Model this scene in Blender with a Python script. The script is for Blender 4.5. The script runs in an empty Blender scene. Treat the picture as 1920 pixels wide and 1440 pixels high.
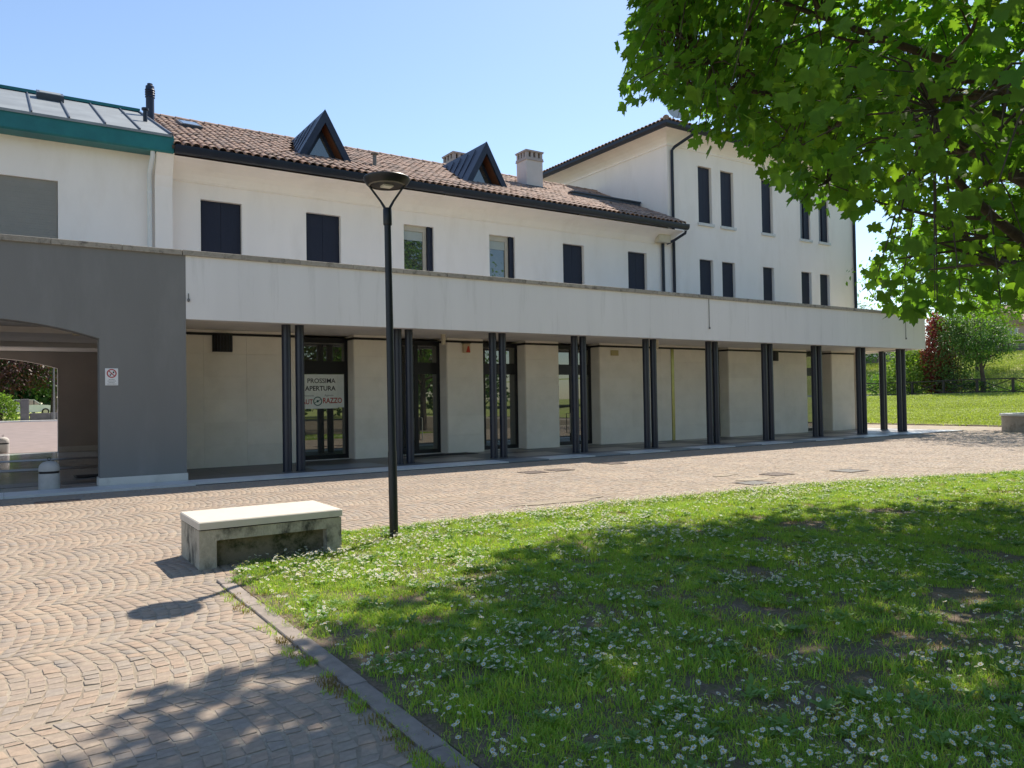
import bpy, math, random
import numpy as np
from mathutils import Vector, Matrix
R = math.radians
rng = np.random.default_rng(7); random.seed(7)
sc = bpy.context.scene
col = sc.collection
# ------------------------------------------------------------------ camera
YAW, PITCH, ROLL, FPX = R(33.3775), R(1.1247), R(-0.9359), 1447.79
CAM = np.array([0, 0, 1.6])
def cam_axes():
    f = np.array([math.sin(YAW)*math.cos(PITCH), math.cos(YAW)*math.cos(PITCH), math.sin(PITCH)])
    r = np.array([math.cos(YAW), -math.sin(YAW), 0]); u = np.cross(r, f)
    return (math.cos(ROLL)*r+math.sin(ROLL)*u, -math.sin(ROLL)*r+math.cos(ROLL)*u, f)
AX = cam_axes()
cd = bpy.data.cameras.new('camera'); cam = bpy.data.objects.new('camera', cd); col.objects.link(cam)
cd.sensor_width = 36; cd.sensor_fit = 'HORIZONTAL'; cd.lens = FPX/1920*36; cd.clip_start = .1; cd.clip_end = 3000
cam.matrix_world = Matrix([[AX[0][i], AX[1][i], -AX[2][i], CAM[i]] for i in range(3)]+[[0, 0, 0, 1]])
sc.camera = cam
def project(p):                      # used only to decide which pieces show largest
    d = np.asarray(p)-CAM; z = d@AX[2]; zz = np.where(np.abs(z) < .05, .05, z)
    return 960+FPX*(d@AX[0])/zz, 720-FPX*(d@AX[1])/zz, z
def inview(p, m=0):
    x, y, z = project(p); return (z > .3) & (x > -m) & (x < 1920+m) & (y > -m) & (y < 1440+m)
# ------------------------------------------------------------------ sky, sun, exposure
SUN_EL, SUN_AZ = R(52.4), R(57)
w = bpy.data.worlds.new('World'); sc.world = w; w.use_nodes = True
nt = w.node_tree; bg = nt.nodes['Background']
sky = nt.nodes.new('ShaderNodeTexSky'); sky.sky_type = 'NISHITA'; sky.sun_disc = False
sky.sun_elevation = SUN_EL; sky.sun_rotation = SUN_AZ; sky.altitude = 100
sky.air_density = 1.0; sky.dust_density = .3; sky.ozone_density = 1.6
nt.links.new(sky.outputs[0], bg.inputs[0]); bg.inputs[1].default_value = .104
sd = bpy.data.lights.new('sun', 'SUN'); so = bpy.data.objects.new('sun', sd); col.objects.link(so)
sd.energy = 4.0; sd.angle = R(.53); sd.color = (1, .91, .78)
sdir = Vector((math.sin(SUN_AZ)*math.cos(SUN_EL), math.cos(SUN_AZ)*math.cos(SUN_EL), math.sin(SUN_EL)))
so.rotation_euler = sdir.to_track_quat('Z', 'Y').to_euler(); so.location = sdir*60
sc.view_settings.view_transform = 'Standard'; sc.view_settings.look = 'None'
sc.view_settings.gamma = 1; sc.view_settings.use_curve_mapping = False
sc.view_settings.exposure = .9

# ------------------------------------------------------------------ materials
MATS = {}
def mat(name, c, rough=.7, var=.12, scale=3., bump=0., bscale=40., metal=0., tint=0., c2=None, c2scale=1.5,
        c2lo=.5, c2hi=.65, spec=.4, trans=0., coat=0., stretch=(1, 1, 1), tintcol=None, grime=0., transcol=(1.25, 1.35, .55)):
    """node material: colour with two octaves of variation, stains of a second colour, fine relief"""
    m = bpy.data.materials.new(name); m.use_nodes = True; t = m.node_tree; N = t.nodes; L = t.links
    b = N['Principled BSDF']; out = N['Material Output']
    tc = N.new('ShaderNodeTexCoord'); mp = N.new('ShaderNodeMapping'); mp.inputs['Scale'].default_value = stretch
    L.new(tc.outputs['Object'], mp.inputs[0])
    def noise(s, d=5, r=.6):
        n = N.new('ShaderNodeTexNoise'); n.inputs['Scale'].default_value = s; n.inputs['Detail'].default_value = d
        n.inputs['Roughness'].default_value = r; L.new(mp.outputs[0], n.inputs['Vector']); return n.outputs['Fac']
    def mix(fac, a, bb, mode='MIX'):
        x = N.new('ShaderNodeMix'); x.data_type = 'RGBA'; x.blend_type = mode
        for s, v in ((x.inputs[0], fac), (x.inputs[6], a), (x.inputs[7], bb)):
            if hasattr(v, 'is_linked') or hasattr(v, 'node'): L.new(v, s)
            elif isinstance(v, (int, float)): s.default_value = v
            else: s.default_value = (*v, 1)
        return x.outputs[2]
    def rng_(f, a, bb, lo=0., hi=1.):
        r = N.new('ShaderNodeMapRange'); L.new(f, r.inputs[0])
        for i, v in enumerate((a, bb, lo, hi)): r.inputs[i+1].default_value = v
        return r.outputs[0]
    c = np.array(c)
    base = mix(rng_(noise(scale), .3, .7), tuple(np.clip(c*(1-var), 0, 1)), tuple(np.clip(c*(1+var), 0, 1)))
    if c2 is not None: base = mix(rng_(noise(c2scale, 8, .7), c2lo, c2hi), base, c2)
    if tint:
        a = N.new('ShaderNodeAttribute'); a.attribute_name = 'tint'
        if tintcol:
            cr = N.new('ShaderNodeValToRGB'); L.new(a.outputs['Fac'], cr.inputs[0]); e = cr.color_ramp.elements
            while len(e) < len(tintcol): e.new(.5)
            for i, tcx in enumerate(tintcol): e[i].position = i/(len(tintcol)-1); e[i].color = (*tcx, 1)
            base = mix(tint, base, cr.outputs[0], 'MULTIPLY')
        else:
            base = mix(1., base, rng_(a.outputs['Fac'], 0, 1, 1-tint, 1+tint), 'MULTIPLY')
    if grime:
        base = mix(rng_(noise(scale*6, 8, .75), .35, .8, 0, grime), base, tuple(c*.25))
    L.new(base, b.inputs['Base Color'])
    b.inputs['Roughness'].default_value = rough; b.inputs['Metallic'].default_value = metal
    b.inputs['Specular IOR Level'].default_value = spec; b.inputs['Coat Weight'].default_value = coat
    if bump:
        bp = N.new('ShaderNodeBump'); bp.inputs['Strength'].default_value = bump; bp.inputs['Distance'].default_value = .01
        L.new(noise(bscale, 6, .65), bp.inputs['Height']); L.new(bp.outputs[0], b.inputs['Normal'])
    if trans:
        tr = N.new('ShaderNodeBsdfTranslucent'); ms = N.new('ShaderNodeMixShader'); ms.inputs[0].default_value = trans
        tcol = mix(1., base, transcol, 'MULTIPLY'); L.new(tcol, tr.inputs[0])
        L.new(b.outputs[0], ms.inputs[1]); L.new(tr.outputs[0], ms.inputs[2]); L.new(ms.outputs[0], out.inputs[0])
    MATS[name] = m; return m

mat('white_plaster', (.94, .845, .765), .9, .03, .8, .12, 60, c2=(.84, .74, .65), c2scale=.9, c2lo=.5, c2hi=.82, stretch=(1.3, 1.3, .35))
mat('parapet_plaster', (.78, .765, .755), .9, .04, .6, .12, 60, c2=(.56, .55, .53), c2scale=1.6, c2lo=.54, c2hi=.88, stretch=(1.6, 1, .16))
mat('grey_plaster', (.205, .205, .20), .9, .05, .7, .15, 60, c2=(.25, .25, .245), c2scale=1.1, c2lo=.48, c2hi=.8, stretch=(1.2, 1.2, .3))
mat('soffit_plaster', (.84, .78, .71), .9, .05, 1, .1, 50, c2=(.6, .57, .53), c2scale=1.2, c2lo=.55, c2hi=.8)
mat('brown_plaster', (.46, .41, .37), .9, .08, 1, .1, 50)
mat('clad_stone', (.86, .80, .71), .65, .05, 1.2, .1, 30, c2=(.77, .71, .615), c2scale=1.7, c2lo=.48, c2hi=.8, tint=.03)
mat('coping_stone', (.40, .36, .30), .9, .28, 5, .5, 40, c2=(.14, .13, .11), c2scale=5, c2lo=.48, c2hi=.66, tint=.15)
mat('light_stone', (.66, .64, .60), .6, .06, 3, .1, 30, c2=(.5, .48, .44), c2scale=4, c2lo=.52, c2hi=.75, tint=.08)
mat('floor_white', (.64, .65, .66), .35, .06, 3, .05, 30, c2=(.45, .45, .45), c2scale=3, c2lo=.5, c2hi=.75, tint=.06)
mat('floor_blue', (.20, .23, .26), .4, .1, 4, .05, 30, tint=.1)
mat('floor_dark', (.105, .10, .10), .4, .12, 4, .05, 30, tint=.12)
mat('floor_beige', (.36, .32, .28), .4, .08, 4, .05, 30, tint=.1)
mat('polished_marble', (.52, .55, .56), .12, .08, 2, 0, 30)
mat('navy_metal', (.018, .022, .040), .38, .1, 4, .03, 120, spec=.5)
mat('navy_shutter', (.014, .017, .034), .6, .12, 6, .05, 120, stretch=(6, 1, 1))
mat('navy_roof', (.030, .037, .060), .45, .15, 3, .06, 30, metal=.3)
mat('gutter_metal', (.014, .018, .032), .4, .15, 3, .03, 60)
mat('lamp_metal', (.013, .014, .017), .42, .15, 8, .05, 150, c2=(.05, .045, .04), c2scale=6, c2lo=.6, c2hi=.75)
mat('black_frame', (.010, .011, .016), .4, .1, 5)
mat('black_trim', (.012, .011, .012), .5, .1, 5)
mat('cream_frame', (.52, .46, .37), .5, .05, 4)
mat('blind_fabric', (.42, .45, .42), .8, .05, 5)
mat('pale_blind', (.30, .32, .33), .7, .1, 8, stretch=(8, 1, 1))
mat('roller_grey', (.27, .25, .215), .6, .04, 3)
mat('teal_metal', (.015, .13, .14), .45, .15, 1.5, .03, 30, c2=(.02, .18, .18), c2scale=1, c2lo=.45, c2hi=.7)
mat('zinc_roof', (.21, .235, .25), .6, .12, 1.5, .04, 20, metal=.15, c2=(.27, .30, .31), c2scale=1.2, c2lo=.45, c2hi=.7)
mat('dark_seam', (.05, .065, .09), .45, .1, 3)
mat('white_pipe', (.70, .70, .68), .45, .05, 3)
mat('roof_tile', (.36, .275, .225), .85, .18, 9, .3, 60, c2=(.20, .15, .125), c2scale=6, c2lo=.5, c2hi=.7, tint=1.,
    tintcol=[(.62, .58, .56), (.95, .86, .8), (1.0, .82, .72), (1.2, 1.06, .96), (.8, .74, .72)])
mat('tile_bed', (.10, .07, .055), .95, .2, 6)
mat('wood', (.15, .055, .025), .55, .2, 4, .1, 30, stretch=(8, 8, 1))
mat('chimney_plaster', (.62, .56, .53), .9, .06, 2, .2, 40)
mat('chimney_cap', (.42, .36, .34), .9, .1, 4, .2, 40)
mat('cobble', (.312, .264, .215), .72, .16, 22, .35, 130, spec=.3, c2=(.40, .335, .255), c2scale=1.1, c2lo=.48, c2hi=.75, tint=1.,
    tintcol=[(.84, .85, .90), (1, .97, .95), (1.04, .97, .92), (1.08, .96, .89), (.93, .94, .98), (1.1, 1.06, 1.0)])
mat('joint_sand', (.365, .31, .24), .95, .25, 30, .5, 180, c2=(.25, .205, .155), c2scale=1.6, c2lo=.42, c2hi=.62)
mat('kerb_stone', (.29, .245, .21), .8, .14, 12, .4, 90, c2=(.20, .17, .145), c2scale=5, c2lo=.5, c2hi=.7, tint=.14)
mat('iron', (.14, .105, .09), .7, .2, 12, .3, 80)
mat('grate_grey', (.17, .165, .16), .7, .2, 12, .3, 80)
mat('soil', (.17, .125, .09), .95, .4, 30, .9, 120, c2=(.25, .19, .135), c2scale=24, c2lo=.5, c2hi=.65)
mat('turf', (.20, .15, .105), .95, .45, 45, .9, 120, c2=(.15, .15, .06), c2scale=12, c2lo=.5, c2hi=.62, grime=.5)
mat('far_turf', (.30, .36, .08), .95, .35, 1.6, .6, 14, c2=(.32, .31, .10), c2scale=.25, c2lo=.42, c2hi=.65)
mat('grass_blade', (.33, .49, .09), .6, .25, 1.2, spec=.25, trans=.42, tint=1., transcol=(1.25, 1.3, .6),
    tintcol=[(.62, .8, .55), (.9, 1.0, .75), (1.1, 1.05, .8), (1.5, 1.15, .9), (2.0, 1.25, 1.6)])
mat('far_blade', (.36, .43, .10), .7, .3, .6, trans=.3, tint=.3)
mat('weed_leaf', (.19, .32, .075), .5, .2, 3, spec=.35, trans=.4)
mat('dry_grass', (.26, .19, .07), .8, .25, 5, trans=.3)
mat('petal', (.80, .80, .78), .7, .03, 20, trans=.3)
mat('daisy_disc', (.72, .46, .02), .8, .1, 40)
mat('stalk', (.11, .20, .04), .7, .1, 10)
mat('maple_leaf', (.13, .245, .04), .62, .3, .9, spec=.22, trans=.62, tint=1.,
    tintcol=[(.62, .78, .85), (.9, 1., .9), (1.05, 1.03, .85), (1.35, 1.2, .8), (1.9, 1.45, .7)])
mat('bark', (.085, .065, .05), .95, .3, 12, .9, 30, stretch=(1, 1, .25))
mat('leaf_dark', (.05, .115, .025), .55, .3, 1.2, trans=.35, tint=.35)
mat('leaf_mid', (.085, .19, .03), .55, .3, 1.2, trans=.4, tint=.35)
mat('leaf_light', (.16, .26, .04), .55, .3, 1.2, trans=.4, tint=.35)
mat('leaf_olive', (.11, .19, .05), .55, .3, 1.2, trans=.35, tint=.35)
mat('leaf_red', (.30, .065, .055), .5, .35, 1.2, trans=.3, tint=.45)
mat('leaf_purple', (.075, .030, .026), .5, .35, 1.2, trans=.3, tint=.4)
mat('concrete', (.50, .455, .36), .95, .12, 5, .6, 60, c2=(.055, .055, .045), c2scale=3.2, c2lo=.5, c2hi=.64, grime=.5, stretch=(1, 1, .6))
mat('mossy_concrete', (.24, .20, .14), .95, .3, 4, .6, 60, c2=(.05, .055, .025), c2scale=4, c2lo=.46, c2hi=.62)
mat('bench_slab', (.60, .545, .46), .7, .03, 5, .08, 60, c2=(.50, .455, .385), c2scale=3, c2lo=.55, c2hi=.8)
mat('planter_stone', (.40, .35, .29), .9, .12, 5, .4, 60, c2=(.22, .19, .15), c2scale=3, c2lo=.5, c2hi=.7)
mat('steel', (.55, .55, .53), .3, .05, 10, metal=.9)
mat('brass', (.35, .33, .14), .28, .1, 6, metal=.8)
mat('sign_white', (.78, .79, .80), .5, .02, 8)
mat('sign_red', (.42, .05, .06), .5, .04, 8)
mat('sign_black', (.02, .02, .022), .5, .04, 8)
mat('sign_grey', (.30, .31, .32), .5, .04, 8)
mat('poster', (.78, .82, .79), .35, .04, 8, c2=(.84, .86, .84), c2scale=2)
mat('poster_black', (.022, .026, .028), .5, .1, 8)
mat('poster_tan', (.16, .125, .095), .5, .1, 8)
mat('poster_red', (.42, .030, .030), .5, .1, 8)
mat('poster_teal', (.012, .10, .09), .5, .1, 8)
mat('teal_print', (.05, .24, .27), .4, .1, 8)
mat('beige_box', (.60, .53, .40), .5, .04, 6)
mat('alarm_beige', (.55, .42, .28), .5, .05, 6)
mat('alarm_red', (.50, .035, .02), .45, .05, 6)
mat('yellow_plate', (.50, .42, .20), .5, .05, 6)
mat('rubber_mat', (.018, .018, .022), .9, .2, 30, .4, 150)
mat('bollard_stone', (.50, .47, .44), .85, .1, 8, .4, 60)
mat('dish_grey', (.45, .45, .44), .5, .05, 5)
mat('car_white', (.75, .77, .80), .25, .02, 5, coat=.6)
mat('car_silver', (.42, .45, .48), .25, .02, 5, coat=.6)
mat('tyre', (.015, .015, .015), .9, .1, 20)
mat('far_stone', (.20, .19, .18), .9, .25, 3, .5, 14)
mat('far_rail', (.06, .065, .07), .6, .1, 4)
mat('timber_fence', (.045, .04, .036), .8, .25, 6, .3, 40)
mat('pink_wall', (.42, .30, .29), .9, .05, 1)
mat('house_roof', (.30, .20, .16), .9, .2, 2)
mat('ditch_stone', (.26, .29, .32), .8, .3, 2, .4, 10)
mat('asphalt', (.24, .19, .17), .9, .12, 2, .3, 60)
mat('wall_stone', (.13, .12, .12), .9, .2, 3, .4, 20)
def glass_mat(name, refl, dark):
    m = bpy.data.materials.new(name); m.use_nodes = True; t = m.node_tree; b = t.nodes['Principled BSDF']
    n = t.nodes.new('ShaderNodeTexNoise'); n.inputs['Scale'].default_value = 1.3
    r = t.nodes.new('ShaderNodeMapRange'); t.links.new(n.outputs[0], r.inputs[0]); r.inputs[3].default_value = dark*.6; r.inputs[4].default_value = dark*1.4
    t.links.new(r.outputs[0], b.inputs['Base Color']); b.inputs['Roughness'].default_value = .6
    g = t.nodes.new('ShaderNodeBsdfGlossy'); g.inputs['Roughness'].default_value = .012; g.inputs['Color'].default_value = (.9, .95, .92, 1)
    fr = t.nodes.new('ShaderNodeFresnel'); fr.inputs[0].default_value = 1.5
    mr = t.nodes.new('ShaderNodeMapRange'); t.links.new(fr.outputs[0], mr.inputs[0]); mr.inputs[3].default_value = refl; mr.inputs[4].default_value = 1
    ms = t.nodes.new('ShaderNodeMixShader'); t.links.new(mr.outputs[0], ms.inputs[0]); t.links.new(b.outputs[0], ms.inputs[1]); t.links.new(g.outputs[0], ms.inputs[2])
    t.links.new(ms.outputs[0], t.nodes['Material Output'].inputs[0]); MATS[name] = m
glass_mat('dark_glass', .12, .012); glass_mat('dormer_glass', .14, .03); glass_mat('shop_glass', .15, .02)

# ------------------------------------------------------------------ mesh helpers
def wloc(o):
    v = Vector((0, 0, 0))
    while o is not None: v += o.location; o = o.parent
    return v
def link(name, me, parent=None, loc=(0, 0, 0)):
    o = bpy.data.objects.new(name, me); col.objects.link(o); o.parent = parent; o.location = loc; return o
def thing(name, loc, label, cat, group=None):
    o = link(name, None, None, loc); o.empty_display_size = .2; return tag(o, label, cat, group)
def tag(o, label=None, cat=None, group=None, kind=None):
    for k, v in (('label', label), ('category', cat), ('group', group), ('kind', kind)):
        if v: o[k] = v
    return o
class MB:
    def __init__(s): s.v = []; s.f = []; s.m = []
    def add(s, vs, fs, mi=0):
        n = len(s.v); s.v += [tuple(map(float, p)) for p in vs]; s.f += [tuple(i+n for i in f) for f in fs]; s.m += [mi]*len(fs); return s
    def quad(s, a, b, c, d, mi=0): return s.add([a, b, c, d], [(0, 1, 2, 3)], mi)
    def box(s, x0, x1, y0, y1, z0, z1, mi=0):
        return s.add([(x0, y0, z0), (x1, y0, z0), (x1, y1, z0), (x0, y1, z0), (x0, y0, z1), (x1, y0, z1), (x1, y1, z1), (x0, y1, z1)],
                     [(0, 3, 2, 1), (4, 5, 6, 7), (0, 1, 5, 4), (1, 2, 6, 5), (2, 3, 7, 6), (3, 0, 4, 7)], mi)
    def cbox(s, x0, x1, y0, y1, z0, z1, b=.01, mi=0):      # box with chamfered top and vertical edges
        def ring(d, z): return [(x0+d, y0, z), (x1-d, y0, z), (x1, y0+d, z), (x1, y1-d, z), (x1-d, y1, z), (x0+d, y1, z), (x0, y1-d, z), (x0, y0+d, z)]
        r2 = [((x0+b*1.0, x1-b)[i in (1, 2, 3, 4)] if False else p[0], p[1], z1) for i, p in enumerate(ring(b, z1))]
        cx, cy = (x0+x1)/2, (y0+y1)/2; hx, hy = (x1-x0)/2, (y1-y0)/2
        r2 = [(cx+(p[0]-cx)*(hx-b)/hx, cy+(p[1]-cy)*(hy-b)/hy, z1) for p in ring(b, z1)]
        vs = ring(b, z0)+ring(b, z1-b)+r2; fs = []
        for k in (0, 8):
            for i in range(8): fs.append((k+i, k+(i+1) % 8, k+8+(i+1) % 8, k+8+i))
        fs += [tuple(range(16, 24)), tuple(range(7, -1, -1))]
        return s.add(vs, fs, mi)
    def tube(s, pts, rad, n=8, mi=0, cap=True):
        pts = [Vector(p) for p in pts]; rad = [rad]*len(pts) if isinstance(rad, (int, float)) else rad
        vs = []; fs = []; up = None
        for i, p in enumerate(pts):
            d = (pts[min(i+1, len(pts)-1)]-pts[max(i-1, 0)]).normalized()
            a = d.cross(Vector((0, 0, 1)) if abs(d.z) < .95 else Vector((1, 0, 0))).normalized() if up is None else (up-d*up.dot(d)).normalized()
            up = a; b = d.cross(a)
            vs += [p+(a*math.cos(2*math.pi*k/n)+b*math.sin(2*math.pi*k/n))*rad[i] for k in range(n)]
        for i in range(len(pts)-1):
            for k in range(n): fs.append((i*n+k, i*n+(k+1) % n, (i+1)*n+(k+1) % n, (i+1)*n+k))
        if cap: fs += [tuple(range(n-1, -1, -1)), tuple(range((len(pts)-1)*n, len(pts)*n))]
        return s.add(vs, fs, mi)
    def lathe(s, prof, c=(0, 0, 0), n=24, mi=0):
        vs = [(c[0]+r*math.cos(2*math.pi*k/n), c[1]+r*math.sin(2*math.pi*k/n), c[2]+z) for r, z in prof for k in range(n)]
        fs = [(i*n+k, i*n+(k+1) % n, (i+1)*n+(k+1) % n, (i+1)*n+k) for i in range(len(prof)-1) for k in range(n)]
        fs += [tuple(range(n-1, -1, -1)), tuple(range((len(prof)-1)*n, len(prof)*n))]
        return s.add(vs, fs, mi)
    def prism(s, poly, axis, a, b, mi=0):      # polygon (2-D) pushed along an axis from a to b
        def P(p, t): return {'x': (t, p[0], p[1]), 'y': (p[0], t, p[1]), 'z': (p[0], p[1], t)}[axis]
        n = len(poly); vs = [P(p, a) for p in poly]+[P(p, b) for p in poly]
        return s.add(vs, [tuple(range(n-1, -1, -1)), tuple(range(n, 2*n))]+[(i, (i+1) % n, n+(i+1) % n, n+i) for i in range(n)], mi)
    def build(s, name, mats, parent=None, smooth=None, tint=None):
        if isinstance(mats, str): mats = [mats]
        off = wloc(parent); me = bpy.data.meshes.new(name)
        me.from_pydata([(p[0]-off.x, p[1]-off.y, p[2]-off.z) for p in s.v], [], s.f)
        for m in mats: me.materials.append(MATS[m])
        me.polygons.foreach_set('material_index', s.m)
        bmfix(me)
        if tint is not None: me.attributes.new('tint', 'FLOAT', 'FACE').data.foreach_set('value', [tint]*len(me.polygons))
        if smooth:
            me.polygons.foreach_set('use_smooth', [True]*len(me.polygons)); me.set_sharp_from_angle(angle=R(smooth))
        me.update(); return link(name, me, parent)
def bmfix(me):
    import bmesh
    bm = bmesh.new(); bm.from_mesh(me); bmesh.ops.recalc_face_normals(bm, faces=bm.faces); bm.to_mesh(me); bm.free()
def np_mesh(name, V, F, mats, parent=None, tint=None, mi=None, smooth=False, local=False):
    """big mesh from arrays; F is (n,k)"""
    V = np.asarray(V, dtype=np.float32); F = np.asarray(F, dtype=np.int32); n, k = F.shape
    if not local:
        off = wloc(parent); V = V-np.array([off.x, off.y, off.z], dtype=np.float32)
    me = bpy.data.meshes.new(name); me.vertices.add(len(V)); me.vertices.foreach_set('co', V.ravel())
    me.loops.add(n*k); me.loops.foreach_set('vertex_index', F.ravel()); me.polygons.add(n)
    me.polygons.foreach_set('loop_start', np.arange(0, n*k, k, dtype=np.int32))
    for m in ([mats] if isinstance(mats, str) else mats): me.materials.append(MATS[m])
    if mi is not None: me.polygons.foreach_set('material_index', np.asarray(mi, dtype=np.int32))
    if tint is not None: me.attributes.new('tint', 'FLOAT', 'FACE').data.foreach_set('value', np.asarray(tint, dtype=np.float32))
    if smooth: me.polygons.foreach_set('use_smooth', np.ones(n, dtype=bool))
    me.update(calc_edges=True); me.validate(); return link(name, me, parent)
def instancer(name, proto_meshes, P, rot, scl, idx, parent=None):
    """one 'stuff' object: a point mesh whose points carry copies of the prototypes"""
    pc = bpy.data.collections.new(name+'_kinds')
    for i, me in enumerate(proto_meshes): pc.objects.link(bpy.data.objects.new('%s_kind_%02d' % (name, i), me))
    me = bpy.data.meshes.new(name); me.vertices.add(len(P)); me.vertices.foreach_set('co', np.asarray(P, dtype=np.float32).ravel())
    me.attributes.new('rot', 'FLOAT_VECTOR', 'POINT').data.foreach_set('vector', np.asarray(rot, dtype=np.float32).ravel())
    me.attributes.new('scl', 'FLOAT', 'POINT').data.foreach_set('value', np.asarray(scl, dtype=np.float32))
    me.attributes.new('idx', 'INT', 'POINT').data.foreach_set('value', np.asarray(idx, dtype=np.int32))
    o = link(name, me, parent); tag(o, kind='stuff')
    g = bpy.data.node_groups.new(name, 'GeometryNodeTree'); N = g.nodes; L = g.links
    g.interface.new_socket('Geometry', in_out='INPUT', socket_type='NodeSocketGeometry'); g.interface.new_socket('Geometry', in_out='OUTPUT', socket_type='NodeSocketGeometry')
    gi = N.new('NodeGroupInput'); go = N.new('NodeGroupOutput'); ci = N.new('GeometryNodeCollectionInfo'); ci.inputs[0].default_value = pc
    ci.inputs[1].default_value = True; ci.inputs[2].default_value = True
    ip = N.new('GeometryNodeInstanceOnPoints'); ip.inputs['Pick Instance'].default_value = True
    def attr(n, t):
        a = N.new('GeometryNodeInputNamedAttribute'); a.data_type = t; a.inputs[0].default_value = n; return a.outputs[0]
    L.new(gi.outputs[0], ip.inputs['Points']); L.new(ci.outputs[0], ip.inputs['Instance']); L.new(attr('idx', 'INT'), ip.inputs['Instance Index'])
    L.new(attr('rot', 'FLOAT_VECTOR'), ip.inputs['Rotation']); L.new(attr('scl', 'FLOAT'), ip.inputs['Scale']); L.new(ip.outputs[0], go.inputs[0])
    md = o.modifiers.new('scatter', 'NODES'); md.node_group = g; return o
def vnoise(x, y, s, seed=0):
    """cheap smooth value noise for densities"""
    r = np.random.default_rng(seed); G = r.random((64, 64)); x = np.asarray(x)/s; y = np.asarray(y)/s
    i = np.floor(x).astype(int); j = np.floor(y).astype(int); u = x-i; v = y-j; u = u*u*(3-2*u); v = v*v*(3-2*v)
    g = lambda a, b: G[a % 64, b % 64]
    return (g(i, j)*(1-u)+g(i+1, j)*u)*(1-v)+(g(i, j+1)*(1-u)+g(i+1, j+1)*u)*v

# ================================================================== GROUND
g = MB(); n = 48
g.add([(0, 0, -.08)]+[(1500*math.cos(2*math.pi*k/n), 1500*math.sin(2*math.pi*k/n), -.08) for k in range(n)], [(0, 1+k, 1+(k+1) % n) for k in range(n)])
tag(g.build('ground', 'far_turf'), kind='structure')
pave = MB().quad((-40, -30, 0), (37.6, -30, 0), (37.6, 40, 0), (-40, 40, 0)).build('pavement', 'joint_sand'); tag(pave, kind='structure')

# ---- lawn
LAWN = [(1.72, -28), (1.72, 7.32), (1.86, 7.66), (2.1, 7.86), (3.13, 7.9), (3.16, 9.0), (6, 8.95), (9, 8.78), (11.4, 8.55), (13.6, 8.1), (16.3, 7.3), (19, 6.2), (24, 4.4), (34, 2.6), (34, -28)]
def inside(x, y, poly):
    x = np.asarray(x); y = np.asarray(y); r = np.zeros(x.shape, bool); j = len(poly)-1
    for i in range(len(poly)):
        (xi, yi), (xj, yj) = poly[i], poly[j]
        c = ((yi > y) != (yj > y)) & (x < (xj-xi)*(y-yi)/(yj-yi+1e-12)+xi); r ^= c; j = i
    return r
l = MB(); l.add([(x, y, .010) for x, y in LAWN], [tuple(range(len(LAWN)))]); lawn = l.build('lawn', ['turf']); tag(lawn, kind='structure')
# bare, worn patches of soil in the lawn (centre, radii)
BARE = [(4.55, 3.75, .34, .22), (3.75, 2.55, .38, .16), (5.6, 4.55, .22, .3), (4.7, 2.75, .3, .22), (8.1, 5.9, .35, .3), (6.2, 3.2, .3, .2), (3.2, 2.9, .2, .12), (9.8, 6.0, .3, .25)]

# ---- kerb stones along the left edge of the lawn
y = .4
while y < 7.25:
    ln = min(random.uniform(.85, 1.1), 7.32-y); m = MB(); dz = random.uniform(-.004, .004); dx = random.uniform(-.006, .006)
    m.cbox(1.595+dx, 1.715+dx, y+.003, y+ln-.003, -.03, .019+dz, .006); m.build('kerb_stone', 'kerb_stone', pave, tint=random.random()); y += ln

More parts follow.
